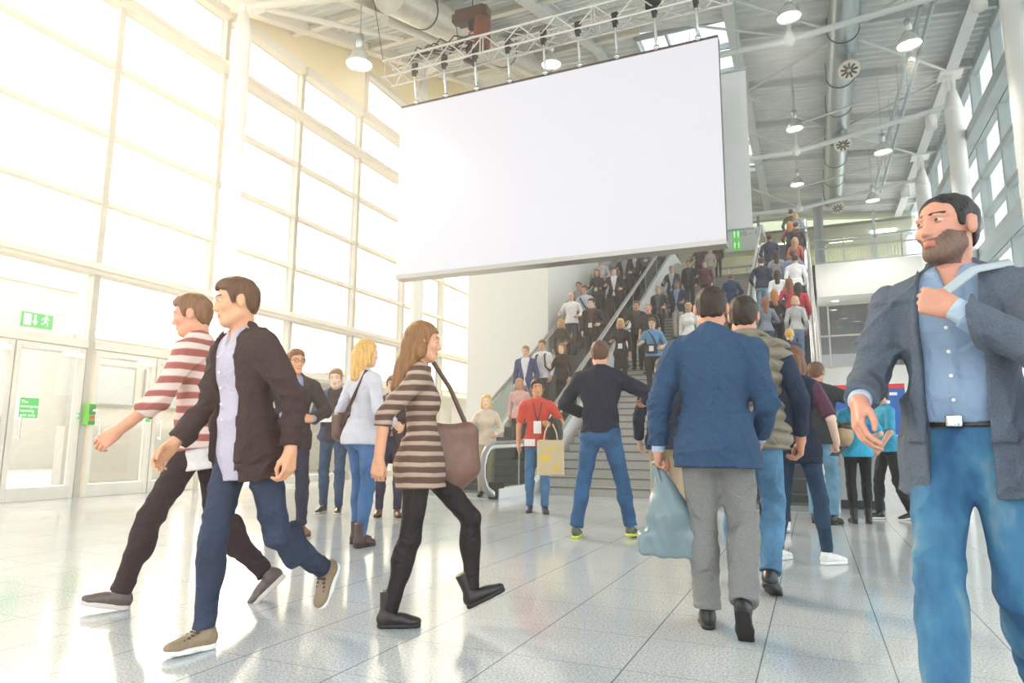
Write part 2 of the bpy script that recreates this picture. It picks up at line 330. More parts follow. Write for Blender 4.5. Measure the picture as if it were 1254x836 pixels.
# roof ---------------------------------------------------------------
DECK = mat('roof_deck', '#e6eae6', .5, .1, var=.06, vscale=2)
def deck():
    g = MB(); ys = [-9.]; prof = []
    y = -9.; per = .3
    while y < 37.5:
        prof += [(y, 0), (y+.1, 0), (y+.15, .09), (y+.25, .09)]; y += per
    xs = [-10.9, -8, -6, -4.2, -1.55, 1, 3, 5.1]
    hy0, hy1 = 18.5, 30.0  # skylight opening lengthened rearwards, out of view, to brighten stairs and crowd
    for a, b_ in zip(xs[:-1], xs[1:]):
        for (ya, da), (yb, db) in zip(prof[:-1], prof[1:]):
            if a == -4.2 and hy0 < (ya+yb)/2 < hy1: continue
            g.quad((a, ya, roof(a, ya)+da), (b_, ya, roof(b_, ya)+da), (b_, yb, roof(b_, yb)+db), (a, yb, roof(a, yb)+db))
    g2 = [(x, y) for x in xs for y in (-9, 8.9, 20, 37.5)]
    for a, b_ in zip(xs[:-1], xs[1:]):
        for ya, yb in ((-9, 9), (9, 18.5), (18.5, 30.0), (30.0, 37.5)):
            if a == -4.2 and ya == 18.5: continue
            g.quad((a, ya, roof(a, ya)+.3), (b_, ya, roof(b_, ya)+.3), (b_, yb, roof(b_, yb)+.3), (a, yb, roof(a, yb)+.3))
    return g
struct(deck().build('ceiling', DECK), 'corrugated metal roof deck')
g = MB()
for k in range(4): g.box((-4.2+.88*k-.03, 18.4, 12.72), (-4.2+.88*k+.03, 30.1, 12.9))
for k in range(9): g.box((-4.2, 18.45+1.45*k-.03, 12.7), (-1.55, 18.45+1.45*k+.03, 12.88))
w = struct(g.build('window_%d' % (nwin+2), GREYFRAME), 'skylight in the roof, its unseen rear stretch added for light'); p = MB(); p.quad((-4.2, 18.5, 13.0), (-1.55, 18.5, 12.75), (-1.55, 30, 12.75), (-4.2, 30, 13.0)); p.build('pane', PANE, w)
BEAM = mat('beam_paint', '#d3d9d6', .45, var=.04, vscale=4); BEAMW = mat('beam_white', '#efe9dc', .45)
def ibeam(pts, w, h, m, label):     # I section along a polyline (top points)
    g = MB()
    for (a, b_) in zip(pts[:-1], pts[1:]):
        for dz0, dz1, ww in ((0, .04, w), (.04, h-.04, .03), (h-.04, h, w)):
            vs = []
            for p in (a, b_):
                d = (b_[1]-a[1], b_[0]-a[0]); n = math.hypot(*d) or 1; ux, uy = d[0]/n*ww/2, -d[1]/n*ww/2
                vs += [(p[0]-ux, p[1]-uy, p[2]-dz0), (p[0]+ux, p[1]+uy, p[2]-dz0), (p[0]+ux, p[1]+uy, p[2]-dz1), (p[0]-ux, p[1]-uy, p[2]-dz1)]
            g._add(vs, [(0, 1, 2, 3), (7, 6, 5, 4), (0, 4, 5, 1), (1, 5, 6, 2), (2, 6, 7, 3), (3, 7, 4, 0)])
    return tag(struct(g.build('beam', m)), label)
for x, l in ((-1.45, 'grey roof beam beside the hanging banner'), (4.28, 'grey roof beam above the right columns'), (-5.4, 'grey roof beam hidden behind the screen truss')):
    ibeam([(x, 17 if x < -1 else 9.3, roof(x, 25)-.01 if x > -3 else roof(x, 17)), (x, 36, roof(x, 36)-.01)] if x > -5 else [(x, 9.2, 9.72), (x, 18.8, roofA(18.8)), (x, 36, roof(x, 36))], .3, .34, BEAM, l)
for x, l in ((-10.15, 'sloping white roof beam along the left glazing'), (-8.3, 'sloping white roof beam left of the screen')):
    ibeam([(x, 9.1, roofA(9.1)-.0), (x, 19.8, roofA(19.8)), (x, 36, roofB(x))], .22, .3, BEAMW, l)
for yy in (11.3, 13.6, 15.9, 18.2): ibeam([(XL, yy, roofA(yy)-.02), (-4, yy, roofA(yy)-.02)], .14, .18, BEAMW, 'cross purlin under the sloping roof over the left glazing')
for yy in (19.2, 22.2, 25.2, 28.5, 31.6, 34.5):
    ibeam([(-8 if yy > 21 else -1.45, yy, roof(-8 if yy > 21 else -1.45, yy)), (XR, yy, roof(XR, yy))], .12, .2, BEAM, 'cross purlin under the corrugated roof')
# tie tubes and rods: one truss per column line
def roof_truss(y, zl, zn, zr, label, xl=-6.5):
    e = empty('roof_truss', (0, y, 0)); g = MB(); g.path([(xl, 0, zl), (-2.2, 0, zn), (-.05, 0, zn), (4.2, 0, zr)], .075, 10); g.build('tie_tube', BEAM, e)
    g = MB(); g.path([(0, 0, zn-.1), (0, 0, roof(0, y)-.2)], .05, 8); g.lathe((0, 0, zn), [(.02, .3), (.13, .05), (.13, -.05), (.02, -.14)], 12); g.build('rod', BEAM, e)
    g = MB(); g.path([(-3.9, 0, roof(-3.9, y)-.3), (-.05, 0, zn+.1)], .03, 6); g.path([(4.1, 0, roof(4, y)-.3), (.05, 0, zn+.9)], .03, 6); g.build('strut', BEAM, e)
    g = MB(); g.lathe((3.7, 0, zr-.62), [(0, .4), (.15, .4), (.15, 0), (0, 0)], 14); g.tube((3.7, 0, zr-.25), (3.7, 0, zr-.08), .02, 6); g.build('speaker', WHITE, e)
    tag(struct(e), label)
roof_truss(15.9, 10.0, 10.2, 10.6, 'tubular roof tie crossing nearest the banner'); roof_truss(22.2, 10.05, 10.05, 10.75, 'tubular roof tie crossing in the middle'); roof_truss(28.5, 10.3, 10.25, 10.85, 'tubular roof tie crossing at the back')
g = MB()
for ya, yb in ((16.2, 22), (22.4, 28.3)):
    for xa, xb in ((-1.4, 1.35), (4.2, 1.35)):
        g.path([(xa, ya, roof(xa, ya)-.35), (xb, (ya+yb)/2, 12-.1)], .045, 6); g.path([(xb, (ya+yb)/2, 12-.1), (xa, yb, roof(xa, yb)-.35)], .045, 6)
tag(struct(g.build('roof_bracing', BEAM)), 'diagonal bracing rods under the roof')
g = MB(); g.path([(-8.0, 11.2, 9.95), (-8, 19, 12.7)], .11, 12); tag(struct(g.build('roof_tube', BEAMW)), 'white tube rising under the sloping roof')
g = MB(); g.path([(-9.75, 9.05, 9.35), (-7.2, 9.6, 9.25), (-4.9, 8.6, 9.05)], .085, 10); g.path([(-9.75, 9.05, 9.4), (-8.2, 12.2, 10.1)], .06, 8); tag(struct(g.build('tie_tube', BEAMW)), 'white tie tubes meeting at the left column head')
# air ducts ----------------------------------------------------------
def duct(pts, r, label, bands, nozzles, m=STEEL):
    e = empty('air_duct', pts[0]); P = [np.array(p)-np.array(pts[0]) for p in pts]
    n = 60; L = [P[0]+(P[-1]-P[0])*t for t in np.linspace(0, 1, n*3)]
    rr = [r*(1+.012*(k % 3 == 0)) for k in range(len(L))]
    g = MB(); g.path(L, rr, 28); g.build('pipe', m, e)
    d = (P[-1]-P[0])/np.linalg.norm(P[-1]-P[0])
    for t in bands:
        c = P[0]+(P[-1]-P[0])*t; g = MB(); g.path([c-d*.02, c+d*.02], r*1.05, 28); g.tube(c+np.array([r, 0, 0]), c+np.array([r, 0, .9-r*.2]), .012, 5); g.tube(c-np.array([r, 0, 0]), c+np.array([-r, 0, .9-r*.2]), .012, 5); g.build('hanger_band', mat('band_dark', '#4f595c', .5, .5), e)
    for t in nozzles:
        c = P[0]+(P[-1]-P[0])*t+np.array([.06, 0, -r*.7]); q = MB(); a = c+np.array([.02, -.1, -.28]); b_ = a+np.array([.02, -.22, -.3])
        q.path([c, a, b_], r*.62, 20); nz = q.build('nozzle', m, e)
        q = MB(); dd = (b_-a)/np.linalg.norm(b_-a); q.path([b_, b_+dd*.1], r*.72, 20); 
        nn = q.build('outlet', mat('outlet_cream', '#e9e2d2', .5), nz)
        q = MB(); u = np.cross(dd, [1, 0, 0]); u /= np.linalg.norm(u); v = np.cross(dd, u)
        for k in range(9):
            t2 = k*2*math.pi/9; q.path([b_+dd*.11+(u*math.cos(t2)+v*math.sin(t2))*r*.15, b_+dd*.11+(u*math.cos(t2)+v*math.sin(t2))*r*.55], .028, 4)
        q.build('slot', mat('slot_dark', '#4c4a44', .6), nz)
    return tag(e, label, 'air duct')
duct([(1.32, 15, 12.0), (1.42, 33.2, 12.0)], .39, 'long round steel air duct running under the right roof', (.08, .22, .36, .47, .6, .72, .84, .95), (.27, .55, .93))
duct([(-7.2, 10.2, 9.65), (-7.2, 18.6, 12.45)], .36, 'round steel air duct above the screen truss', (.15, .4, .65, .97), (), mat('duct_warm', '#d9d4c8', .4, .5, var=.1))
# conduit pipes
g = MB()
for dx in (0, .25): g.path([(2.9+dx, 14, 11.2), (2.85+dx, 30.5, 11.2)], .05, 8)
for k in range(7):
    for dx in (0, .25): g.lathe((2.89+dx, 15+2.3*k, 11.2), [(.075, -.04), (.075, .04)], 10, 1); g.tube((2.89+dx, 15+2.3*k, 11.2), (2.89+dx, 15+2.3*k, roof(3, 20)), .012, 5)
tag(g.build('conduit_pipes', mat('conduit', '#a3b4b9', .4, .5)), 'pair of thin service pipes running along the right roof', 'pipe')
# pendant lamps -------------------------------------------------------
LGLASS = mat('lamp_reflector', '#d9dcd8', .2, .7)
def lamp(x, y, z, label, group=None, power=330):
    e = empty('pendant_lamp', (x, y, z)); g = MB(); g.path([(0, 0, .62), (0, 0, roof(x, y)-z-.02)], .012, 6); g.build('cord', STEEL, e)
    g = MB(); g.lathe((0, 0, 0), [(0, .64), (.075, .62), (.075, .4), (.05, .38), (.05, .33)], 18); g.build('housing', STEEL, e)
    g = MB(); g.lathe((0, 0, 0), [(.055, .35), (.12, .3), (.2, .17), (.245, .05), (.255, 0), (.25, .0), (.235, .06), (.19, .17), (.11, .29), (.05, .32)], 28); g.build('shade', LGLASS, e)
    g = MB(); g.lathe((0, 0, 0), [(0, .0), (.17, .03), (.225, .055), (.2, .12), (0, .2)], 24); g.build('bulb', mat('lamp_glow', '#fff6e2', .4, emit=6.), e)
    pl = bpy.data.lights.new('bulb_light', 'SPOT'); pl.spot_size = R_(118); pl.spot_blend = .6; pl.energy = power; pl.shadow_soft_size = .12; pl.color = (1, .95, .86); po = bpy.data.objects.new('bulb_light', pl); po.location = (x, y, z-.14); COL.objects.link(po)
    tag(e, label, 'lamp', 'pendant lamps under the roof')
for a in ((.02, 14.85, 10.1, 'pendant lamp lit at the top edge beside the air duct'), (0, 21.34, 10.42, 'pendant lamp left of the air duct, middle of its row'), (-.03, 27.0, 10.7, 'pendant lamp left of the air duct, furthest of its row'),
          (2.39, 16, 9.52, 'pendant lamp right of the air duct, largest and nearest'), (2.43, 22.5, 9.72, 'pendant lamp right of the air duct, middle of its row'), (2.57, 28.2, 10.1, 'pendant lamp right of the air duct, over the gallery'),
          (-7.55, 9.8, 8.0, 'pendant lamp in front of the glare-tinted gable wall'), (-5.5, 14.8, 10.25, 'pendant lamp peeping over the screen top below the truss')): lamp(*a)
# LED screen ----------------------------------------------------------
sm = mat('led_white', '#2c2c2e', .6); sm.node_tree.nodes['Principled BSDF'].inputs['Emission Color'].default_value = lin('#f8f7fc')+(1,); sm.node_tree.nodes['Principled BSDF'].inputs['Emission Strength'].default_value = .9/2**EXPO
s = empty('led_screen', (-4.16, 10.8, 4.1))
X0, X1, Z0, Z1 = -3.08, 3.08, -.03, 3.45
g = MB(); g.box((X0, .02, Z0), (X1, .22, Z1)); g.build('cabinet', mat('screen_back', '#55504c', .5), s)
g = MB(); g.box((X0+.004, -.005, Z0+.02), (X1-.004, .02, Z1-.02)); g.build('display', sm, s)
g = MB(); g.box((X0, -.0, Z1-.02), (X1, .24, Z1+.03)); g.build('top_edge', mat('screen_edge', '#5a4a44', .4), s)
g = MB(); g.box((X0, -.01, Z0-.06), (X1, .3, Z0+.02))
for k in range(6): g.tube((X0+.5+k*1.03, -.02, Z0-.02), (X0+.5+k*1.03, .0, Z0-.02), .02, 8)
g.build('bottom_rail', mat('screen_rail', '#b8b4ae', .3, .7), s)
tag(s, 'huge blank white screen hanging from the truss', 'screen')
t = empty('lighting_truss', (-4.2, 10.8, 8.02)); ALU = mat('aluminium', '#e6e3df', .3, .55)
xa, xb = -3.42, 3.35
for yy, zz in ((-.15, .55), (-.15, .19), (.2, .55), (.2, .19)):
    g = MB(); g.path([(xa, yy, zz), (xb, yy, zz)], .026, 10); g.build('chord', ALU, t)
g = MB(); n = 18
for k in range(n):
    x = xa+.1+(xb-xa-.2)*k/n; x2 = xa+.1+(xb-xa-.2)*(k+1)/n; A, B = (.19, .55) if k % 2 else (.55, .19)
    for yy in (-.15, .2): g.tube((x, yy, A), (x2, yy, B), .012, 6)
    for zz in (.19, .55): g.tube((x, -.15 if k % 2 else .2, zz), (x2, .2 if k % 2 else -.15, zz), .012, 6)
for x in (xa+.06, -1.2, -1.14, 1.0, 1.06, xb-.06):
    for yy in (-.15, .2): g.tube((x, yy, .19), (x, yy, .55), .014, 6)
    for zz in (.19, .55): g.tube((x, -.15, zz), (x, .2, zz), .014, 6)
g.build('lacing', ALU, t); tag(t, 'aluminium box truss carrying the white screen', 'truss')
for i, x in enumerate((-6.86, -6.19, -5.52, -4.83, -4.12, -3.46, -2.78, -2.09, -1.4)):
    e = empty('screen_hanger', (x, 10.68, 7.56)); g = MB(); g.box((-.05, -.05, .6), (.05, .05, .72)); g.box((-.035, -.06, .52), (.035, .02, .6)); g.box((-.06, -.03, .72), (.06, .03, .8)); g.build('clamp', BLACK, e, bev=.01)
    g = MB(); g.tube((0, 0, .52), (0, .1, .0), .016, 8); g.tube((0, .02, .42), (0, .08, .14), .028, 8); g.lathe((0, .1, 0), [(.0, .06), (.05, .05), (.05, 0), (0, -.02)], 10); g.build('turnbuckle', CHROME, e)
    nm = ['leftmost', 'second from left', 'third from left', 'fourth from left', 'middle', 'fourth from right', 'third from right', 'second from right', 'rightmost'][i]
    tag(e, 'black clamp and turnbuckle holding the screen, %s of the row' % nm, 'hanger', 'hangers above the screen')
HB = mat('hoist_brown', '#4a2c22', .45)
h = empty('chain_hoist', (-5.68, 10.85, 8.75)); g = MB(); g.box((-.33, -.14, .3), (.3, .14, .56)); g.box((-.42, -.1, .34), (-.33, .1, .52)); g.box((.3, -.12, .32), (.36, .12, .54)); g.build('motor', HB, h, bev=.03)
for z_ in (0,):
    g = MB(); g.box((-.06, -.07, .12), (.14, .07, .3)); g.build('gear_block', BLACK, h, bev=.02)
g = MB(); g.lathe((.22, 0, -.32), [(0, 0), (.15, .02), (.17, .3), (.16, .62), (0, .62)], 18); g.build('chain_bag', mat('bag_orange', '#7a3f25', .7), h)
g = MB(); g.path([(.07*math.cos(a), -.02, -.02+.11*math.sin(a)) for a in [k*2*math.pi/16 for k in range(17)]], .016, 6); g.build('ring', mat('ring_red', '#d2452e', .4), h)
g = MB(); g.path([(0, -.02, -.12), (-.06, -.04, -.3), (-.02, -.08, -.42), (-.06, -.1, -.55), (.12, -.1, -.68)], [.03, .06, .03, .07, .05], 8); g.build('hook', BLACK, h)
g = MB(); g.path([(-.36, 0, .36), (-.3, 0, -.05), (-.1, 0, -.35)], .008, 5); g.tube((0, 0, .56), (0, 0, roofA(10.85)-8.77), .012, 6); g.build('cable', HB, h); tag(h, 'dark electric chain hoist with brown chain bag above the truss', 'hoist')
h = empty('chain_hoist', (-2.1, 10.85, 8.9)); g = MB(); g.box((-.2, -.13, .2), (.3, .13, .5)); g.build('motor', BLACK, h, bev=.03); g = MB(); g.path([(0, -.05, .2), (.02, -.1, -.25), (-.1, -.12, -.4)], [.05, .045, .04], 8); g.box((-.14, -.2, -.62), (.12, -.08, -.4)); g.path([(-.3, -.1, -.3), (-.15, -.12, -.42)], .02, 6); g.build('clamp', BLACK, h)
g = MB(); g.tube((0, 0, .5), (0, 0, roofA(10.85)-8.92), .012, 6); g.build('cable', BLACK, h); tag(h, 'black chain hoist clamped to the right half of the truss', 'hoist')
c = MB(); rr2 = random.Random(3)
for k in range(14):
    x0 = rr2.uniform(-.9, .2); c.path([(x0, rr2.uniform(-.1, .2), .0), (x0+.25, rr2.uniform(-.1, .2), rr2.uniform(.06, .2)), (x0+.55, rr2.uniform(-.1, .2), rr2.uniform(.03, .12)), (x0+.8, rr2.uniform(-.1, .2), 0)], .016, 5)
tag(c.build('cable_bundle', HB, loc=(-6.3, 10.8, 8.6)), 'loose bundle of dark cables lying on the left end of the truss', 'cable')
g = MB(); g.path([(-7.62, 10.7, 8.5), (-7.9, 10.6, 10.2)], .008, 5); tag(g.build('safety_cable', HB), 'thin steel cable from the left truss end up to the roof', 'cable')
b = empty('hanging_banner', (-1.05, 13, 4.9)); g = MB(); g.box((-.9, 0, 0), (.23, .012, 3.2)); g.build('fabric', mat('banner_fabric', '#eceeee', .8, var=.02), b)
g = MB(); g.box((-.5, -.004, 1.7), (.12, 0, 2.85)); g.build('pale_print', mat('banner_print', '#e4ebe8', .8), b)
g = MB(); g.tube((-.95, .006, 3.2), (.26, .006, 3.2), .025, 8); g.tube((-.95, .006, .0), (.26, .006, .0), .02, 8); g.build('rail', STEEL, b)
g = MB(); [g.tube((x, .006, 3.2), (x, .006, roofA(13)-5.2 if 0 else roof(-1, 13)-4.95), .006, 5) for x in (-.8, .1)]; g.build('wire', STEEL, b); tag(b, 'narrow pale grey banner hanging behind the right edge of the screen', 'banner')

# white wall block ------------------------------------------------------
g = MB(); g.box((-9.15, 17.5, 0), (-6.62, 29, 9.3)); tag(struct(g.build('wall_back', WPAINT)), 'big white wall block left of the escalator')
# stairs ---------------------------------------------------------------
S0, TR, RI = 11.35, .3, .15
prof = []; LEV = []
def flight(y, z, n):
    for k in range(n):
        prof.append((y, z)); prof.append((y, z+RI)); LEV.append((y, y+TR, z+RI)); y += TR; z += RI
    return y, z
y, z = flight(S0, 0, 20); LEV[-1] = (LEV[-1][0], y+1.4, z); y += 1.4
y, z = flight(y, z, 20); LEV[-1] = (LEV[-1][0], y+1.4, z); y += 1.4
y, z = flight(y, z, 15); YTOP, ZTOP = y-TR, z
def stair_z(y):
    if y < S0: return 0., y
    for a, b_, zz in LEV:
        if a <= y < b_:
            return zz, ((a+b_)/2 if b_-a < .35 else y)
    return ZTOP, y
STONE = mat('stair_stone', '#b3b0aa', .6, bump=.1, bscale=60, var=.1, vscale=30); STONED = mat('stair_nosing', '#77746f', .6)
g = MB(); sx0, sx1 = -4.42, -1.5
pr = [(S0, 0)]
for a, b_, zz in LEV: pr += [(a, zz), (b_, zz)]
pr += [(33, ZTOP), (33, 0)]
for (a, b_) in zip(pr[:-2], pr[1:-1]): g.quad((sx0, a[0], a[1]), (sx1, a[0], a[1]), (sx1, b_[0], b_[1]), (sx0, b_[0], b_[1]))
g.cur = 1
for a, b_, zz in LEV:
    g.box((sx0, a-.012, zz-.03), (sx1, a+.03, zz+.002))
g.cur = 0
for x in (sx0, sx1):
    low = [(a, max(0, zz-1.2)) for a, _, zz in LEV]
    for (a, b_, zz) in LEV: g.quad((x, a, 0), (x, b_, 0), (x, b_, zz), (x, a, zz))
struct(tag(g.build('staircase', [STONE, STONED]), 'wide grey stone staircase between the escalators'))
hr = empty('stair_handrail', (-4.36, 11.4, 0)); g = MB()
ptsr = [(0, 0, .95)]+[(0, a-11.4, zz+.9) for a, b_, zz in LEV[::3]]; g.path(ptsr, .024, 8); g.build('rail', CHROME, hr)
for a, b_, zz in LEV[1::7]:
    g = MB(); g.tube((0, a+.15-11.4, zz), (0, a+.15-11.4, zz+.9), .022, 8); g.build('post', STEEL, hr)
tag(hr, 'steel handrail with posts along the left edge of the stairs', 'railing')
# escalators ------------------------------------------------------------
ES, EY, ETOP = .56, 11.67, 26.5
def esc_line(y): return 0. if y < EY else min(ZTOP, ES*(y-EY))
def esc_z(y):
    if y < EY: return 0., y
    k = math.floor((y-EY)/.4); yy = EY+.4*k+.2
    return min(ZTOP, ES*.4*(k+.5)), yy
PANEL = mat('esc_panel', '#f4f4f2', .35); RUB = mat('esc_rubber', '#8f8c88', .3); EGL = glass_mat('esc_glass', '#b9c6c1', .05); EST = mat('esc_step', '#5e6163', .5, .4)
def escalator(x0, x1, label):
    e = empty('escalator', (0, 0, 0))
    top = [(10.05+.42*math.cos(a), .47+.42*math.sin(a)) for a in [R_(t) for t in (292, 270, 245, 220, 195, 170, 145, 120, 100, 90)]]
    rail = [(10.2, .09)]+top+[(11.2, .91), (11.5, .98), (11.8, 1.09)]+[(y, 1.954+ES*(y-13.46)) for y in (12.2, 15, 20, 25, 26.0)]+[(26.4, 9.12), (26.8, 9.2), (28, 9.22), (28.3, 9.1), (28.4, 8.8), (28.3, 8.5)]
    deckl = [(y, esc_line(y)+.16) for y in (10.1, 11.2, 11.67, 12.2, 15, 20, 25, 26.5, 28)]
    for x, sg in ((x0, -1), (x1, 1)):
        g = MB(); g.path([(x, a, b_) for a, b_ in rail], .042, 10, flat=(.7, 1.1)); g.build('handrail', RUB, e)
        g = MB(); inner = [(10.05+.36*math.cos(R_(t)), .47+.36*math.sin(R_(t))) for t in (285, 260, 230, 200, 170, 140, 115, 92)]+[(p[0], p[1]-.06) for p in rail[11:-3]]
        g.path([(x, a, b_) for a, b_ in inner], .034, 8); g.build('rail_profile', mat('esc_alu', '#f2f2f0', .35, .2), e)
        g = MB(); pl = inner[1:]; dk = deckl
        poly = pl+[(28, esc_line(28)+.16), (26.5, ZTOP+.16), (25, esc_line(25)+.16), (20, esc_line(20)+.16), (15, esc_line(15)+.16), (12.2, esc_line(12.2)+.16), (11.67, .16), (10.1, .16)]
        # strip triangulation between the glass top and the deck
        ys = sorted(set([round(v, 3) for v in np.linspace(9.72, 28, 60)])); tp = np.array([p for p in pl if p[1] >= .47 or p[0] > 10.05]); 
        ty = np.array([p[0] for p in tp]); tz = np.array([p[1] for p in tp]); o_ = np.argsort(ty); ty, tz = ty[o_], tz[o_]
        for a, b_ in zip(ys[:-1], ys[1:]):
            def lo(yv): return max(esc_line(yv)+.16, .47-math.sqrt(max(0, .36**2-(yv-10.05)**2)) if yv < 10.05 else 0)
            g.quad((x, a, lo(a)), (x, b_, lo(b_)), (x, b_, float(np.interp(b_, ty, tz))), (x, a, float(np.interp(a, ty, tz))))
        g.build('balustrade_glass', EGL, e)
        g = MB()
        for yj in (11.1, 12.6, 14.4, 16.2, 18, 19.8, 21.6, 23.4, 25.2): g.box((x-.012, yj-.012, esc_line(yj)+.16), (x+.012, yj+.012, float(np.interp(yj, ty, tz))))
        g.build('glass_joint', STEEL, e)
        xa, xb_ = (x-.09, x+.09)
        g = MB(); up_ = deckl; lw = [(28, ZTOP-.42), (26.5, ZTOP-.42), (25, esc_line(25)-.42), (20, esc_line(20)-.42), (15, esc_line(15)-.42), (12.6, 0), (10.1, 0)]
        us = [p for p in deckl]
        for a, b_ in zip(np.linspace(10.1, 28, 80)[:-1], np.linspace(10.1, 28, 80)[1:]):
            l0, l1 = max(0, esc_line(a)-.42), max(0, esc_line(b_)-.42); u0_, u1_ = esc_line(a)+.16, esc_line(b_)+.16
            for xx in (xa, xb_): g.quad((xx, a, l0), (xx, b_, l1), (xx, b_, u1_), (xx, a, u0_))
            g.quad((xa, a, u0_), (xb_, a, u0_), (xb_, b_, u1_), (xa, b_, u1_)); g.quad((xa, a, l0), (xb_, a, l0), (xb_, b_, l1), (xa, b_, l1))
        g.quad((xa, 10.1, 0), (xb_, 10.1, 0), (xb_, 10.1, .16), (xa, 10.1, .16)); g.build('side_panel', PANEL, e)
        g = MB(); g.box((x-.075, 10.02, 0), (x+.075, 10.34, .26)); nb = g.build('newel_base', BLACK, e, bev=.02); g = MB(); g.box((x-.04, 10.01, .05), (x+.05, 10.02, .12)); g.build('sticker', SWHITE, nb)
    st = None
    for k in range(-2, 38):
        yv = EY+.4*k; zv = min(ZTOP, max(.0, ES*.4*(k+.5)))
        if st is None:
            g = MB(); g.box((x0+.1, 0, -.29), (x1-.1, .415, 0)); st = g.build('step', EST, e); st.location = (0, yv, zv+.004)
        else:
            s2 = st.copy(); COL.objects.link(s2); s2.location = (0, yv, zv+.004)
    g = MB(); g.box((x0+.09, 10, 0), (x1-.09, 11.0, .006)); g.build('landing_plate', STEEL, e)
    return tag(e, label, 'escalator')
escalator(-6.3, -4.75, 'crowded escalator rising along the white wall on the left'); escalator(-1.36, .16, 'crowded escalator rising on the right of the stairs')
WG = mat('wall_grey_side', '#9c9b97', .6)
g = MB()
for xx0, xx1 in ((-4.6, -4.46),):
    ys = np.linspace(12.5, 28, 40)
    for a, b_ in zip(ys[:-1], ys[1:]):
        g.prism([(a, 0), (b_, 0), (b_, max(0, esc_line(b_)-.3)), (a, max(0, esc_line(a)-.3))], xx0, xx1)
tag(struct(g.build('wall_stair', WG)), 'grey cheek wall between the left escalator and the stairs')
# upper floor and gallery at the back -----------------------------------
g = MB(); g.box((-9.1, 28.2, ZTOP-.35), (-4.45, 40, ZTOP)); g.box((-4.45, 32.9, ZTOP-.35), (-1.45, 40, ZTOP)); g.box((-1.55, 28.2, ZTOP-.35), (.3, 40, ZTOP)); g.box((.3, 30.2, ZTOP-.35), (XR, 40, ZTOP)); tag(struct(g.build('floor_upper', mat('upper_floor', '#b9b6ad', .4))), 'upper floor slab')
g = MB(); g.box((.27, 30, 6.9), (XR, 30.2, ZTOP+.02)); g.box((.27, 30.2, 6.9), (XR, 32.2, 6.98)); g.box((.27, 31.9, 0), (XR, 32.2, 4.13)); g.box((.27, 30.0, 6.9), (.45, 32.2, ZTOP)); g.box((.27, 31.9, 4.13), (.46, 32.2, 6.95)); tag(struct(g.build('wall_gallery', WPAINT)), 'white gallery front above dark windows')
g = MB()
for x in (.5, .88, 2.9, 4.8): g.box((x-.035, 31.92, 4.13), (x+.035, 32.0, 6.92))
for z_ in (4.16, 5.55, 6.9): g.box((.5, 31.92, z_-.035), (4.8, 32.0, z_+.035))
w = struct(g.build('window_60', FRAME), 'dark window band below the gallery'); p = MB(); p.box((.45, 32.02, 4.13), (4.8, 32.04, 6.95)); p.build('pane', glass_mat('dark_glass', '#7d979b', .18), w)
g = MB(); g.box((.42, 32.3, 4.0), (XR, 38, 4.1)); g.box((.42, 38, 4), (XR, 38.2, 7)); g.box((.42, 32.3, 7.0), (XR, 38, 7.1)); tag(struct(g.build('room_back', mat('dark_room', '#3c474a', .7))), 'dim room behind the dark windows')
for i, (x, y) in enumerate(((1.15, 31.0), (3.0, 31.0))):
    s = empty('ceiling_spotlight', (x, y, 6.9)); g = MB(); g.lathe((0, 0, 0), [(.2, 0), (.2, -.03), (.15, -.03)], 18); g.build('rim', WHITE, s); g = MB(); g.lathe((0, 0, -.02), [(.15, 0), (0, 0)], 18); g.build('lens', mat('spot_glow', '#fff4d6', .4, emit=7.), s); tag(s, 'round downlight lit in the soffit under the gallery%s' % ('' if i == 0 else ', behind the grey blazer'), 'lamp')
for i, (x, y, z_) in enumerate(((1.6, 34.5, 6.7), (2.2, 35.5, 6.7), (1.5, 36.5, 6.6))):
    s = empty('ceiling_spotlight', (x, y, z_)); g = MB(); g.lathe((0, 0, 0), [(.12, .3), (.2, 0), (.15, 0)], 18); g.build('shade', WHITE, s); g = MB(); g.lathe((0, 0, .01), [(.16, 0), (0, 0)], 18); g.build('lens', mat('spot_glow', '#fff4d6', .4, emit=7.), s); tag(s, ('nearest', 'middle', 'furthest')[i]+' spotlight inside the dim room behind the dark windows', 'lamp')
rl = empty('gallery_railing', (.5, 30.12, ZTOP)); g = MB(); g.tube((0, 0, 1.1), (4.3, 0, 1.1), .03, 8); g.tube((0, 0, .7), (4.3, 0, .7), .03, 8); g.tube((0, 0, .1), (4.3, 0, .1), .025, 8); g.build('rail', GREYFRAME, rl)
g = MB(); [g.tube((.12*k, 0, .1), (.12*k, 0, .7), .01, 5) for k in range(36)]; g.build('baluster', GREYFRAME, rl)
for k in range(5): g = MB(); g.box((1.05*k-.025, -.025, 0), (1.05*k+.025, .025, 1.1)); g.build('post', GREYFRAME, rl)
tag(rl, 'pale metal railing on the white gallery', 'railing')
rl = empty('landing_railing', (-4.3, 33, ZTOP)); g = MB(); g.tube((0, 0, 1.0), (2.9, 0, 1.0), .06, 10); g.tube((0, 0, .55), (2.9, 0, .55), .02, 8); g.build('rail', STEEL, rl)
for k in range(4): g = MB(); g.tube((.1+.9*k, 0, 0), (.1+.9*k, 0, 1.0), .05, 8); g.build('post', STEEL, rl)
tag(rl, 'steel barrier rail at the head of the stairs', 'railing')
g = MB()
for x in (.62, .92): g.box((x-.06, 33.9, ZTOP), (x+.06, 34.1, roof(1, 34)))
g.box((.6, 33.98, ZTOP), (.94, 34.02, roof(1, 34))); tag(struct(g.build('column', GREYFRAME)), 'grey steel double column behind the gallery')
nw = 61
g = MB()
for x in (-8.5, -6.5, -4.5, -2.0, 3.25): g.box((x-.05, 35.9, ZTOP), (x+.05, 36.05, 12.9))
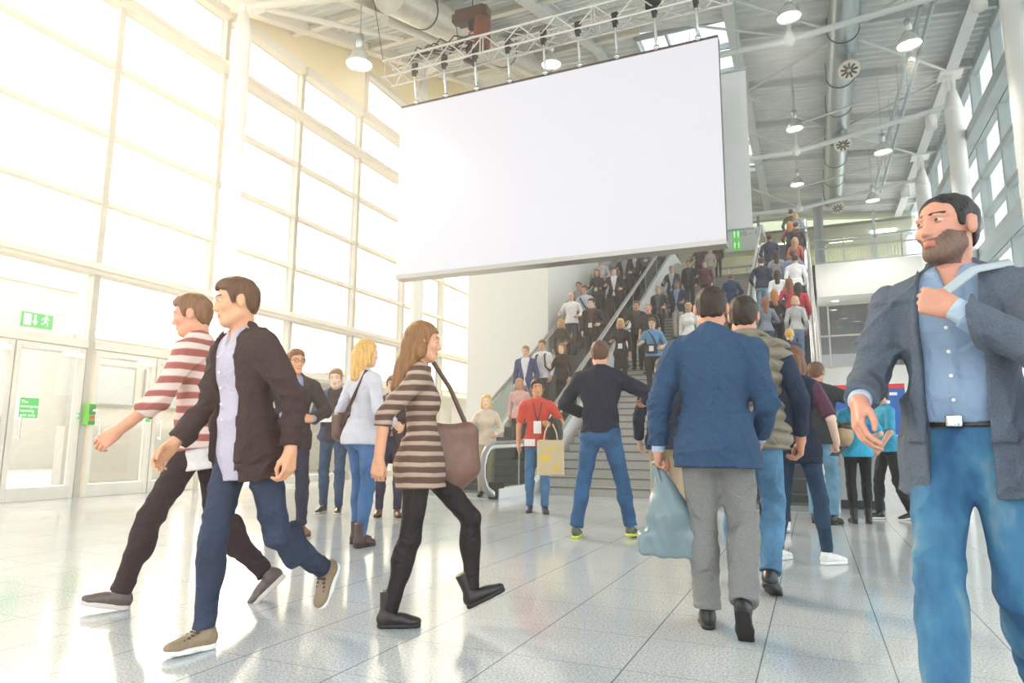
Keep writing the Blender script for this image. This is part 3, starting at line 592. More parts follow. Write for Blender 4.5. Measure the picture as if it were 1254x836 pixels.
for z_ in (9.4, 10.85, 12.3): g.box((-8.5, 35.9, z_-.05), (XR, 36.05, z_+.05))
w = struct(g.build('window_61', GREYFRAME), 'glazed back wall of the upper floor'); p = MB(); p.box((-8.5, 36.0, ZTOP), (XR, 36.015, 12.8)); p.build('pane', glass_mat('back_glass', '#dde6e2', .05), w)
g = MB(); g.box((-9, 39.9, ZTOP), (XR+.2, 40.1, 13.6)); tag(struct(g.build('wall_corridor', mat('corridor_wall', '#f2e9cf', .8))), 'beige corridor wall behind the glazing')
g = MB(); g.box((-9, 36.1, 11.6), (XR+.2, 40, 11.75)); tag(struct(g.build('ceiling_corridor', mat('corridor_ceil', '#cfc9b4', .8))), 'corridor ceiling')
for i, (x, y) in enumerate(((-7, 37.6), (-3.2, 37.6), (-1.0, 38.2), (1.9, 38.6), (3.8, 37.6))):
    s = MB(); s.box((x-.55, y-.12, 11.52), (x+.55, y+.12, 11.6)); o = s.build('strip_light', mat('strip_glow', '#fff3d6', .4, emit=22.)); tag(o, 'warm strip light in the corridor behind the glazing', 'lamp', 'strip lights in the corridor')
s = empty('hall_sign', (-2.3, 29.6, 9.55)); s.rotation_euler = (0, 0, 0); g = MB(); g.box((-.75, -.03, -.5), (.85, .03, .5)); g.build('panel', mat('sign_panel', '#d3d7d2', .5), s, bev=.01)
BG = mat('sign_lime', '#3fdc2f', .5, emit=.3); g = MB(); g.box((-.42, -.036, .07), (-.08, -.03, .45)); g.box((-.42, -.036, -.45), (-.08, -.03, .0)); g.build('green_field', BG, s)
g = MB()
for zc in (.26, -.22):
    for xc, k_ in ((-.33, 1), (-.17, .9)): g.prism([(xc+.03*math.cos(t), zc+.12+.03*math.sin(t)) for t in [i*math.pi/4 for i in range(8)]], -.04, -.036, 'Y'); g.prism([(xc-.045, zc+.08), (xc+.045, zc+.08), (xc+.03, zc-.02), (xc+.02, zc-.14), (xc-.02, zc-.14), (xc-.03, zc-.02)], -.04, -.036, 'Y')

g.build('pictogram', SWHITE, s)
text('10 – 11', .29, (.33, -.034, .16), (R_(90), 0, 0), mat('sign_ink', '#4a5052', .5), s); g = MB(); [g.tube((x, 0, .5), (x, 0, 1.6), .012, 5) for x in (-.6, .7)]; g.build('hanger', STEEL, s)
tag(s, 'hanging grey hall sign with green pictograms and 10 – 11', 'sign')
# information counter ---------------------------------------------------
k = empty('information_counter', (.42, 11.2, 0)); g = MB(); g.box((-.12, -.35, .12), (.42, .35, 1.0)); g.build('body', mat('counter_grey', '#aeb4b6', .5), k, bev=.01)
g = MB(); g.box((.36, -.37, .12), (.46, .37, 1.0)); g.build('white_edge', WHITE, k); g = MB(); g.box((-.1, -.32, 0), (.44, .32, .12)); g.build('plinth', mat('counter_base', '#33404a', .5), k); g = MB(); g.box((-.14, -.4, 1.0), (.48, .4, 1.04)); g.build('top', WHITE, k, bev=.008)
g = MB(); g.box((-.13, .25, 1.04), (.85, .3, 1.78)); g.box((.76, .25, 0), (.82, .3, 1.04)); g.build('sign_board', mat('board_blue', '#1f5fae', .5), k); g = MB(); g.box((-.13, .24, 1.72), (.85, .25, 1.79)); g.build('red_strip', mat('board_red', '#e0303a', .5), k)
g = MB()
for (x, z_, w_) in ((-.1, 1.6, .4), (.2, 1.5, .45), (.45, 1.62, .3), (.1, 1.36, .6), (-.1, 1.25, .4)): g.box((x, .243, z_), (x+w_, .25, z_+.045))
g.build('white_print', WHITE, k); tag(k, 'grey information counter with blue and red sign board', 'counter')
g = MB(); g.box((.72, 12.2, 0), (.95, 12.5, 1.45)); tag(g.build('display_stand', mat('stand_white', '#dfe6e4', .4), bev=.02), 'white display stand beside the cyan shirts', 'stand')

# ================================================================== signed-distance modelling of figures
def smin(a, b, k):
    if k <= 0: return np.minimum(a, b)
    h = np.maximum(k-np.abs(a-b), 0)/k
    return np.minimum(a, b)-h*h*k*.25
def vec(*a): return np.array(a, float)
def unit(v): return v/max(np.linalg.norm(v), 1e-9)
def rot(yaw=0, pitch=0, roll=0):          # degrees; pitch leans forward (+y)
    a, b, c = R_(yaw), R_(-pitch), R_(roll)
    Z = np.array([[math.cos(a), -math.sin(a), 0], [math.sin(a), math.cos(a), 0], [0, 0, 1]])
    X = np.array([[1, 0, 0], [0, math.cos(b), -math.sin(b)], [0, math.sin(b), math.cos(b)]])
    Y = np.array([[math.cos(c), 0, math.sin(c)], [0, 1, 0], [-math.sin(c), 0, math.cos(c)]])
    return Z@X@Y
class Prim:
    __slots__ = ('lo', 'hi', 'fn', 'k')
    def __init__(s, lo, hi, fn, k): s.lo, s.hi, s.fn, s.k = lo, hi, fn, k
def cone(a, b, ra, rb, k=.03, cut=None, cut0=None):
    a, b = np.asarray(a, float), np.asarray(b, float); ba = b-a; L = max(ba@ba, 1e-9); r = max(ra, rb); u = ba/math.sqrt(L)
    def fn(X, Y, Z):
        t = np.clip(((X-a[0])*ba[0]+(Y-a[1])*ba[1]+(Z-a[2])*ba[2])/L, 0, 1)
        d = np.sqrt((X-a[0]-t*ba[0])**2+(Y-a[1]-t*ba[1])**2+(Z-a[2]-t*ba[2])**2)-(ra+t*(rb-ra))
        if cut: d = np.maximum(d, (X-b[0])*u[0]+(Y-b[1])*u[1]+(Z-b[2])*u[2]-(cut-1))
        if cut0: d = np.maximum(d, -((X-a[0])*u[0]+(Y-a[1])*u[1]+(Z-a[2])*u[2]))
        return d
    return Prim(np.minimum(a, b)-r, np.maximum(a, b)+r, fn, k)
def ell(c, r, R=None, k=.03):
    c, r = np.asarray(c, float), np.asarray(r, float); R = np.eye(3) if R is None else R; m = np.sqrt(((R*r)**2).sum(1))
    def fn(X, Y, Z):
        q = [((X-c[0])*R[0, i]+(Y-c[1])*R[1, i]+(Z-c[2])*R[2, i]) for i in range(3)]
        k0 = np.sqrt(sum((q[i]/r[i])**2 for i in range(3))); k1 = np.sqrt(sum((q[i]/r[i]**2)**2 for i in range(3)))+1e-9
        return k0*(k0-1)/k1
    return Prim(c-m, c+m, fn, k)
def econe(c, R, z0, z1, r0_, r1_, ys, k=.04, xs=1.):       # flattened cone along local z
    ext = max(r0_, r1_); p0 = c+R@vec(0, 0, z0); p1 = c+R@vec(0, 0, z1)
    def fn(X, Y, Z):
        q = [((X-c[0])*R[0, i]+(Y-c[1])*R[1, i]+(Z-c[2])*R[2, i]) for i in range(3)]
        t = np.clip((q[2]-z0)/(z1-z0), 0, 1); d = np.sqrt((q[0]/xs)**2+(q[1]*ys)**2)-(r0_+t*(r1_-r0_))
        return np.maximum(d*.85, np.maximum(min(z0, z1)-q[2], q[2]-max(z0, z1)))
    return Prim(np.minimum(p0, p1)-ext, np.maximum(p0, p1)+ext, fn, k)
def rbox(c, R, hs, r, k=.01):
    hs = np.asarray(hs, float); m = np.abs(R)@hs+r
    def fn(X, Y, Z):
        q = [np.abs((X-c[0])*R[0, i]+(Y-c[1])*R[1, i]+(Z-c[2])*R[2, i])-hs[i]+r for i in range(3)]
        o = np.sqrt(sum(np.maximum(x, 0)**2 for x in q)); return o+np.minimum(np.maximum(q[0], np.maximum(q[1], q[2])), 0)-r
    return Prim(c-m, c+m, fn, k)
def surface(prims, h, post=None, carve=(), lo=None, hi=None):
    L = np.min([p.lo for p in prims], 0)-3*h; U = np.max([p.hi for p in prims], 0)+3*h
    if lo is not None: L = np.maximum(L, lo)
    if hi is not None: U = np.minimum(U, hi)
    n = np.maximum(np.ceil((U-L)/h).astype(int)+1, 4)
    ax = [L[i]+h*np.arange(n[i]) for i in range(3)]; F = np.full(n, .3, np.float32)
    def sl(p, m):
        s = []
        for i in range(3):
            a = int(max(0, math.floor((p.lo[i]-m-L[i])/h))); b = int(min(n[i], math.ceil((p.hi[i]+m-L[i])/h)+1)); 
            if b <= a: return None
            s.append(slice(a, b))
        return tuple(s)
    def G(s): return ax[0][s[0]][:, None, None], ax[1][s[1]][None, :, None], ax[2][s[2]][None, None, :]
    for p in prims:
        s = sl(p, max(p.k, 3*h)+.015)
        if s: F[s] = smin(F[s], p.fn(*G(s)), p.k)
    full = (slice(0, n[0]), slice(0, n[1]), slice(0, n[2]))
    if post: F = post(F, *G(full))
    for p in carve:
        s = sl(p, 3*h)
        if s: F[s] = -smin(-F[s], p.fn(*G(s)), p.k)
    F = np.asarray(F, np.float32); F[0] = F[-1] = .3; F[:, 0] = F[:, -1] = .3; F[:, :, 0] = F[:, :, -1] = .3
    return nets(F, L, h)
def nets(F, L, h):
    S = F < 0; c = np.zeros(np.array(F.shape)-1, np.int8)
    for i in (0, 1):
        for j in (0, 1):
            for k in (0, 1): c += S[i:F.shape[0]-1+i, j:F.shape[1]-1+j, k:F.shape[2]-1+k]
    act = (c > 0) & (c < 8); ids = np.full(act.shape, -1, np.int64); I = np.argwhere(act); ids[act] = np.arange(len(I))
    if not len(I): return np.zeros((0, 3)), np.zeros((0, 4), int)
    acc = np.zeros((len(I), 3)); cnt = np.zeros(len(I))
    for a in range(3):
        o = [x for x in range(3) if x != a]
        for u in (0, 1):
            for v in (0, 1):
                d0 = [0, 0, 0]; d0[o[0]] = u; d0[o[1]] = v; d1 = list(d0); d1[a] = 1
                f0 = F[I[:, 0]+d0[0], I[:, 1]+d0[1], I[:, 2]+d0[2]]; f1 = F[I[:, 0]+d1[0], I[:, 1]+d1[1], I[:, 2]+d1[2]]
                m = (f0 < 0) != (f1 < 0); t = np.where(m, f0/np.where(m, f0-f1, 1), 0)
                P = np.tile(np.array(d0, float), (len(I), 1)); P[:, a] = t; acc += P*m[:, None]; cnt += m
    V = L+h*(I+acc/cnt[:, None]); Q = []
    for a in range(3):
        o = [x for x in range(3) if x != a]
        s0 = [slice(1, -1)]*3; s0[a] = slice(0, -1); s1 = list(s0); s1[a] = slice(1, None)
        A, B = S[tuple(s0)], S[tuple(s1)]
        for flip in (0, 1):
            E_ = np.argwhere((A & ~B) if not flip else (~A & B))
            if not len(E_): continue
            off = [1, 1, 1]; off[a] = 0; E_ = E_+off
            def cid(du, dv):
                k = E_.copy(); k[:, o[0]] -= du; k[:, o[1]] -= dv; return ids[k[:, 0], k[:, 1], k[:, 2]]
            q = np.stack([cid(1, 1), cid(0, 1), cid(0, 0), cid(1, 0)], 1)
            if bool(flip) != (a == 1): q = q[:, ::-1]
            Q.append(q)
    return V, np.concatenate(Q)
def mesh_obj(name, parts, mats, parent=None, scale=1., midx=None, world=None):
    V = []; Fq = []; n = 0
    for v, f in parts:
        if len(v): V.append(v); Fq.append(f+n); n += len(v)
    V = np.concatenate(V); Fq = np.concatenate(Fq)
    me = bpy.data.meshes.new(name); me.vertices.add(len(V)); me.vertices.foreach_set('co', (V*scale).astype(np.float32).ravel())
    me.loops.add(Fq.size); me.loops.foreach_set('vertex_index', Fq.astype(np.int32).ravel())
    me.polygons.add(len(Fq)); me.polygons.foreach_set('loop_start', np.arange(0, Fq.size, 4, dtype=np.int32)); me.polygons.foreach_set('loop_total', np.full(len(Fq), 4, np.int32))
    for m in mats: me.materials.append(m)
    if midx is not None: me.polygons.foreach_set('material_index', midx(V[Fq].mean(1)).astype(np.int32))
    me.polygons.foreach_set('use_smooth', np.ones(len(Fq), bool)); me.update(calc_edges=True)
    o = bpy.data.objects.new(name, me); COL.objects.link(o); o.parent = parent
    return o

# ------------------------------------------------------------------ skeleton (unit person 1.75 m tall, faces +y)
def ik(a, b, l1, l2, pole):
    d = b-a; D = np.linalg.norm(d); D2 = min(D, (l1+l2)*.998); u = d/max(D, 1e-6); b = a+u*D2
    x = (l1*l1-l2*l2+D2*D2)/(2*D2); y = math.sqrt(max(l1*l1-x*x, 0)); p = pole-u*(pole@u); p = unit(p)
    return a+u*x+p*y, b
def skeleton(P):
    f = P.get('sex', 'm') == 'f'; g = P.get('girth', 1.); J = {}
    hipx = .085; feet = {}
    for sd, nm in ((-1, 'L'), (1, 'R')):
        x, y, lift, pit, yaw = P.get('foot'+nm, (sd*.1, 0, 0, 0, -sd*8))
        az = lift+.085*math.cos(R_(pit))+(.12*math.sin(R_(pit)) if pit > 0 else .055*math.sin(R_(-pit)))
        Rf = rot(yaw, pit); feet[nm] = (vec(x, y, az), Rf)
    px, py = P.get('pel', (0, 0)); pz = .955-P.get('drop', 0)
    tw = P.get('hipyaw', 0); Rp = rot(tw)
    for sd, nm in ((-1, 'L'), (1, 'R')):
        hx, hy, _ = vec(px, py, 0)+Rp@vec(sd*hipx, 0, 0); A = feet[nm][0]; dh = (hx-A[0])**2+(hy-A[1])**2
        pz = min(pz, A[2]+math.sqrt(max(.835**2*.992-dh, .2))+.03)
    pel = vec(px, py, pz); J['pel'] = pel; J['Rp'] = Rp
    Rt = rot(P.get('twist', 0)+tw, P.get('lean', 2), P.get('side', 0)); J['Rt'] = Rt
    T = lambda x, y, z: pel+Rt@vec(x, y, z)
    J['T'] = T; sw = .158 if f else .182
    sw *= (1+(g-1)*.5)
    neck = T(0, -.012, .525); J['neck'] = neck
    hy, hp, hr_ = P.get('head', (0, 0, 0)); Rh = rot(P.get('twist', 0)+tw+hy, hp+P.get('lean', 2)*.4, hr_)
    J['Rh'] = Rh; J['headc'] = neck+rot(P.get('twist', 0)+tw, P.get('lean', 2)*.7+hp*.3)@vec(0, .018, .165)
    for sd, nm in ((-1, 'L'), (1, 'R')):
        hip = pel+Rp@vec(sd*hipx, 0, -.03); A, Rf = feet[nm]
        kp = unit(Rf@vec(0, 1, 0)+Rp@vec(sd*.12, .6, 0)); kn, an = ik(hip, A, .425, .41, kp)
        J['hip'+nm], J['knee'+nm], J['ank'+nm], J['Rf'+nm] = hip, kn, an, Rf
        sh = T(sd*sw, -.012, .455); tgt = P.get('hand'+nm); 
        w = sh+(rot(P.get('twist', 0)+tw)@np.array(tgt, float) if tgt is not None else rot(tw)@vec(sd*.07, .02, -.53))
        pole = np.array(P.get('pole'+nm, (sd*.45, -1, -.25)), float); pole = rot(P.get('twist', 0)+tw)@pole
        el, wr = ik(sh, w, .285, .25, pole); J['sh'+nm], J['el'+nm], J['wr'+nm] = sh, el, wr
        d = unit(wr-el); hd = P.get('hdir'+nm); d = unit(rot(tw)@np.array(hd, float)) if hd is not None else d
        n = np.array(P.get('palm'+nm, (-sd, 0, 0)), float); n = rot(tw)@n; n = unit(n-d*(n@d)); t = np.cross(d, n)*(1 if sd > 0 else -1)
        J['hd'+nm], J['hn'+nm], J['ht'+nm] = d, n, t
    return J
def hand_prims(J, nm, curl, sz=1.):
    w, d, n, t = J['wr'+nm], J['hd'+nm], J['hn'+nm], J['ht'+nm]; pr = []; s = sz
    at_ = lambda x, y, z: w+s*(t*x+d*y+n*z)
    pr.append(cone(J['el'+nm]*.3+w*.7, w, .029*s, .0255*s, .02)); kx = (.031, .0105, -.0105, -.030); ky = (.088, .092, .088, .08)
    for i in range(4): pr.append(cone(at_(kx[i]*.55, .01, 0), at_(kx[i], ky[i]-.006, 0), .0145*s, .0115*s, .02))
    pr.append(ell(at_(.018, .035, .006), (.02*s, .03*s, .016*s), np.stack([t, d, n], 1), .015)); pr.append(ell(at_(-.018, .035, .004), (.016*s, .035*s, .014*s), np.stack([t, d, n], 1), .015))
    LN = ((.040, .025, .02), (.044, .028, .021), (.041, .026, .02), (.032, .02, .018))
    for i in range(4):
        p = vec(kx[i], ky[i], 0); ang = 0; r = .0092 if i < 3 else .008
        for j in range(3):
            ang += R_(curl*((62, 70, 45)[j])*(1+.05*i)+(8, 6, 4)[j]); q = p+LN[i][j]*vec(.0 + (kx[i]*.12 if j == 0 else 0), math.cos(ang), math.sin(ang))
            pr.append(cone(at_(*p), at_(*q), r*s, (r-.0007)*s, .0022)); p = q; r -= .0007
    c = curl; a, b, e = vec(.022, .024, .006), vec(.046-.008*c, .052, .016+.012*c), vec(.052-.022*c, .082, .026+.02*c); e2 = e+vec(-.004-.014*c, .024, .004)
    pr += [cone(at_(*a), at_(*b), .0145*s, .0118*s, .012), cone(at_(*b), at_(*e), .0112*s, .0098*s, .004), cone(at_(*e), at_(*e2), .0098*s, .0082*s, .004)]
    return pr
def head_prims(J, f, k=1.):
    c, R = J['headc'], J['Rh']; A = lambda x, y, z: c+R@vec(x, y, z); pr = []
    pr.append(ell(A(0, -.012, .035), (.079, .094, .083), R, .02)); pr.append(ell(A(0, .022, -.03), (.058, .068, .082), R, .03))
    pr.append(ell(A(0, .052, -.092), (.026 if f else .031, .026, .021), R, .03)); 
    for s in (-1, 1):
        pr.append(cone(A(s*.052, .0, -.062), A(s*.022, .056, -.095), .019, .016, .025)); pr.append(ell(A(s*.04, .062, -.02), (.022, .02, .02), R, .02))
        pr.append(cone(A(s*.012, .087, .028), A(s*.05, .066, .03), .0085, .008, .015))
        pr.append(ell(A(s*.080, -.008, -.002), (.010, .021, .032), R@rot(0, 0, 0), .008)); pr.append(cone(A(s*.086, -.016, .022), A(s*.088, -.014, -.018), .006, .005, .006))
    pr.append(cone(A(0, .084, .014), A(0, .1, -.028), .008, .0108, .014)); 
    for s in (-1, 1): pr.append(ell(A(s*.011, .092, -.033), (.008, .009, .0075), R, .008))
    pr.append(ell(A(0, .080, -.058), (.022, .012, .0065), R, .008)); pr.append(ell(A(0, .079, -.068), (.019, .0115, .0075), R, .008))
    car = [ell(A(s*.031, .098, .010), (.017, .015, .011), R, .012) for s in (-1, 1)]
    nr = .048 if f else .056
    pr.append(cone(J['neck']+J['Rt']@vec(0, -.005, -.05), c+R@vec(0, -.025, -.05), nr, nr*.93, .03))
    return pr, car
def eye_prims(J):
    c, R = J['headc'], J['Rh']; return [ell(c+R@vec(s*.031, .0785, .010), (.0125, .0125, .0095), R, 0) for s in (-1, 1)]
def torso_prims(J, f, g, i, belly=0.):
    T, R = J['T'], J['Rt']; k = .05; pr = []
    if f:
        pr += [ell(T(0, -.01, .36), (.138*g+i, .092*g+i, .17+i), R, k), ell(T(0, 0, .15), (.118*g+i, .088*g+i+belly, .16), R, k), ell(T(0, -.01, -.02), (.160*g+i, .112*g+i, .13), R, k)]
        for s in (-1, 1): pr.append(ell(T(s*.066, .052, .33), (.06+i*.5, .052+i*.5, .065+i*.5), R, .06))
    else:
        pr += [ell(T(0, -.008, .35), (.158*g+i, .108*g+i, .19+i), R, k), ell(T(0, .004, .13), (.143*g+i, .100*g+i+belly, .17), R, k), ell(T(0, -.008, -.02), (.155*g+i, .112*g+i, .13), R, k)]
    pr.append(cone(J['shL']+R@vec(.03, 0, .0), J['shR']+R@vec(-.03, 0, 0), (.05 if f else .058)+i, (.05 if f else .058)+i, .05))
    for sd, nm in ((-1, 'L'), (1, 'R')): pr.append(cone(J['neck']+R@vec(sd*.022, -.015, .005), J['sh'+nm]+R@vec(-sd*.045, -.008, .012), .045+i, .043+i, .05))
    return pr
def arm_prims(J, nm, g, i, frac=2., body=False, cuffr=0.):
    a, b, c = J['sh'+nm], J['el'+nm], J['wr'+nm]; ra, rb, rc = (.049*g, .038*g, .026) if body else (.055*g+i, .045*g+i, .034+i+cuffr)
    if frac <= 1: return [cone(a, a+(b-a)*frac, ra, ra+(rb-ra)*frac+.008, .035, cut=1.0)]
    e = b+(c-b)*(frac-1)*(.97 if not body else 1); return [cone(a, b, ra, rb, .02 if frac > 1.5 and not body else .03), cone(b, e, rb, rb+(rc-rb)*(frac-1), .012, cut=None if body else 1.0)]
def leg_prims(J, nm, g, r, i, frac=2., cut=True):
    a, b, c = J['hip'+nm], J['knee'+nm], J['ank'+nm]
    e = b+(c-b)*min(1., frac-1)*.985 if frac > 1 else None
    pr = [cone(a, b if frac > 1 else a+(b-a)*frac, r[0]*g+i, r[1]+i, .04, cut=None if frac > 1 else 1.)]
    if frac > 1:
        calf = b+(c-b)*.3+J['Rf'+nm]@vec(0, -.012, 0)
        pr += [cone(b, e, r[1]+i, r[2]+i, .03, cut=1.0), ell(calf, (r[1]*.98+i, r[1]*1.02+i, .12), None, .03)]
    return pr
def wrinkle(J, amp, zf=1.):
    pts = [J[x] for x in ('kneeL', 'kneeR', 'elL', 'elR', 'ankL', 'ankR', 'hipL', 'hipR')]
    ph = rng.uniform(0, 6, 4)
    def post(F, X, Y, Z):
        a = np.sin(9*X+6*Z+ph[0])+.6*np.sin(11*Y-8*Z+ph[3])
        n1 = 1-np.abs(np.sin(10*zf*Z+7*X+6*Y+1.5*a+ph[1])); n2 = 1-np.abs(np.sin(13*Z-12*X+8*Y+1.3*a+ph[2]))
        out = F-amp*(1.1*n1**3+.9*n2**3-.45)
        w = 0
        for p in pts: w = w+np.exp(-((X-p[0])**2+(Y-p[1])**2+(Z-p[2])**2)/.011)
        return out-amp*1.25*w*((1-np.abs(np.sin(36*Z+14*X*np.sin(ph[3])+16*Y+a+ph[0])))**2-.35)
    return post

SKINS = ['#deb59c', '#d2a388', '#e8c4ad', '#c29277']
HSP = {'hero': (.0072, .0046, .0034, .0068), 'mid': (.0105, .0075, .0062, .009), 'far': (.017, .0125, .0125, .013)}   # cloth, head, hand, shoe
NPEOPLE = [0]
def person(label, pos, face, ht, P, q='far', top=None, outer=None, legs=None, shoes=('#2a2624', None), hair=('short', '#3a2a20'), skin=None, group=None, extra=None):
    """Build one person: body mesh at top level, hair / clothing as children."""
    hc, hh, hn, hs = HSP[q]; f = P.get('sex', 'm') == 'f'; g = P.get('girth', 1.); J = skeleton(P); sc = ht/1.75
    skin = skin or SKINS[NPEOPLE[0] % 4]; NPEOPLE[0] += 1; SK = cloth(skin, 'skin'); hcol = hair[1]
    T, Rt, Rh, hcen = J['T'], J['Rt'], J['Rh'], J['headc']
    # body ---------------------------------------------------------------
    hp, car = head_prims(J, f); parts = []
    handp = {nm: hand_prims(J, nm, P.get('curl'+nm, .35), .92 if f else 1.) for nm in 'LR'}
    trunk = torso_prims(J, f, g, -.012)
    for nm in 'LR': trunk += arm_prims(J, nm, g, 0, body=True)+leg_prims(J, nm, g, (.074, .048, .034), 0, cut=False)+[ell(J['ank'+nm]+J['Rf'+nm]@vec(0, .04, -.04), (.03, .08, .028), J['Rf'+nm], .02)]
    if q == 'far':
        allp = trunk+hp+handp['L']+handp['R']; parts.append(surface(allp, .0135, None, car))
    else:
        parts.append(surface(trunk+[hp[-1]], .014))
        parts.append(surface(hp, hh, None, car)); parts.append(surface(eye_prims(J), .004))
        for nm in 'LR': parts.append(surface(handp[nm]+arm_prims(J, nm, g, 0.0005, body=True), hn, lo=np.minimum(J['wr'+nm], J['el'+nm])-.12 if P.get('bare', 0) else J['wr'+nm]-.2, hi=np.maximum(J['wr'+nm], J['el'+nm])+.12 if P.get('bare', 0) else J['wr'+nm]+.2))
    stub = P.get('stubble')
    def midx(C):
        q_ = (C-hcen)@Rh; m = np.zeros(len(C), int); x, y, z = q_[:, 0], q_[:, 1], q_[:, 2]
        fr = (y > .055) & (np.abs(x) < .06)
        if q != 'far':
            for s in (-1, 1):
                de = np.sqrt((x-s*.031)**2+(y-.08)**2+(z-.01)**2); m[(de < .0140) & fr & (np.abs(z-.010) < .0052-18*(np.abs(x)-.031)**2)] = 2
                di = np.sqrt((x-s*.031)**2+(z-.010)**2); m[(di < .0058) & (y > .085) & (de < .0150) & (np.abs(z-.010) < .0052)] = 3
                m[(np.abs(x-s*.032) < .021) & (np.abs(z-.034+6*(np.abs(x)-.030)**2) < .0036) & fr & (y > .06)] = 4
        else: m[(np.abs(np.abs(x)-.032) < .014) & (np.abs(z-.012) < .008) & (y > .07)] = 4
        m[(np.abs(x) < .021) & (z < -.0535) & (z > -.0715) & (y > .080-.012*(np.abs(x)/.02)**2)] = 1
        if stub is not None: m[(m == 0) & (z < -.045+.55*np.maximum(np.abs(x)-.025, 0)) & (z > -.125) & (y > -.002) & (np.abs(x) < .0735) & (np.sqrt((q_**2).sum(1)) < .16) ] = 5
        return m
    body = mesh_obj('person', parts, [SK, mat('lips'+skin, tuple(a*b for a, b in zip([int(skin[i:i+2], 16)/255 for i in (1, 3, 5)], (.90, .72, .70))), .45), mat('eye_white', '#c9c0b6', .3), mat('iris', '#33241a', .15), cloth(hcol, 'hair'), mat('stubble', '#735a4e', .7, var=.25, vscale=160)], scale=sc, midx=midx)
    body.location = pos; body.rotation_euler = (0, 0, R_(face)); tag(body, label, 'person', group)
    # hair ---------------------------------------------------------------
    A = lambda x, y, z: hcen+Rh@vec(x, y, z); st = hair[0]; hps = []; HM = cloth(hcol, 'hair')
    if st != 'bald':
        thick = {'short': .011, 'crop': .006, 'long': .016, 'pony': .01, 'bun': .01, 'bob': .016, 'full': .02}.get(st, .012)
        skull = [ell(A(0, -.013, .036), (.079+thick*.7, .094+thick*.8, .083+thick), Rh, .01), ell(A(0, -.045, -.02), (.062, .05, .058), Rh, .03)]
        if st in ('short', 'full'): skull += [ell(A(0, .012, .082), (.062, .078, .042+(.012 if st == 'full' else 0)), Rh, .03)]
        for s in (-1, 1): skull.append(cone(A(s*.077, .024, .03), A(s*.0745, .024, -.008), .008, .006, .012))
        HX, HZ = [-.12, -.06, -.036, -.026, .012, .018, .034, .05, .072, .13], [-.07, -.064, -.03, .022, .022, -.012, -.010, .045, .068, .074]
        if st in ('long', 'bob', 'pony', 'bun'): HX, HZ = [-.12, -.03, .02, .045, .075, .13], [-.1, -.1, -.05, .035, .064, .07]
        if st == 'crop': HZ = [z_+.006+(.01 if x_ > .04 else 0) for x_, z_ in zip(HX, HZ)]
        def hpost(F, X, Y, Z):
            q1 = (X-hcen[0])*Rh[0, 1]+(Y-hcen[1])*Rh[1, 1]+(Z-hcen[2])*Rh[2, 1]; q2 = (X-hcen[0])*Rh[0, 2]+(Y-hcen[1])*Rh[1, 2]+(Z-hcen[2])*Rh[2, 2]; q0 = (X-hcen[0])*Rh[0, 0]+(Y-hcen[1])*Rh[1, 0]+(Z-hcen[2])*Rh[2, 0]
            n = .0028*np.sin(95*q0+25*q2+3+2*np.sin(30*q1))*np.sin(60*q1+45*q2+1.5*np.sin(40*q0))
            return np.maximum(F+n, (np.interp(q1, HX, HZ)+.005*np.sin(110*q0+35*q1)-q2)*.75)
        hparts = [surface(skull, max(.006, hh), hpost)]
        if st in ('long', 'bob'):
            zl = -.3 if st == 'long' else -.1; ex = []; bk = Rt@vec(0, -1, 0)*.04
            ex += [ell(A(0, -.04, -.01), (.084, .075, .095), Rh, .03)]
            low = A(0, -.06, -.05)+vec(0, 0, zl+.05)*.9+bk; hx = P.get('hairflow', (0, 0, 0)); low = low+np.array(hx)
            for s in (-1, 1):
                ex.append(cone(A(s*.066, -.012, .03), A(s*.072, -.01, -.08), .024, .026, .03)); ex.append(cone(A(s*.06, -.03, -.06), low+Rt@vec(s*.05, .02, 0), .036, .024, .04))
            ex.append(cone(A(0, -.07, -.02), low, .062, .04, .04)); ph = rng.uniform(0, 6)
            hparts.append(surface(ex, max(.007, hh), lambda F, X, Y, Z: F+.005*np.sin(75*X+ph)*np.sin(75*Y+8*Z)))
        if st == 'pony': hparts.append(surface([cone(A(0, -.1, .04), A(0, -.14, .0), .028, .03, .02), cone(A(0, -.14, .0), A(0, -.13, -.18), .03, .014, .02)], max(.007, hh)))
        if st == 'bun': hparts.append(surface([ell(A(0, -.1, .075), (.045, .045, .045), Rh, .01)], max(.007, hh)))
        mesh_obj('hair', hparts, [HM], body, sc)
    # trousers -------------------------------------------------------------
    if legs:
        kind, colr, fab = legs[:3]; fit = {'regular': (.087, .061, .056), 'skinny': (.081, .054, .041), 'wide': (.092, .068, .066), 'slim': (.084, .058, .047), 'skirt': (.08, .055, .04), 'shorts': (.09, .07, .06)}[kind]
        frac = {'shorts': .9}.get(kind, 2.); lp = []
        Rp = J['Rp']; pc = J['pel']
        lp += [ell(pc+Rp@vec(0, -.008, -.02), (.160*g+.006, .114*g+.006, .125), Rp, .04)]+[ell(pc+Rp@vec(s*.075, -.052, -.065), (.082*g, .075*g, .085), Rp, .04) for s in (-1, 1)]
        for nm in 'LR': lp += leg_prims(J, nm, g, fit, .004, frac)
        wz = pc[2]+.075; w = wrinkle(J, {'far': .004}.get(q, .0062) if kind != 'skinny' else .003)
        def lpost(F, X, Y, Z): return np.maximum(w(F, X, Y, Z), Z-wz)
        LM = legs[3] if len(legs) > 3 else cloth(colr, fab)
        mesh_obj('jeans' if fab == 'denim' else 'trousers', [surface(lp, hc, lpost)], [LM], body, sc)
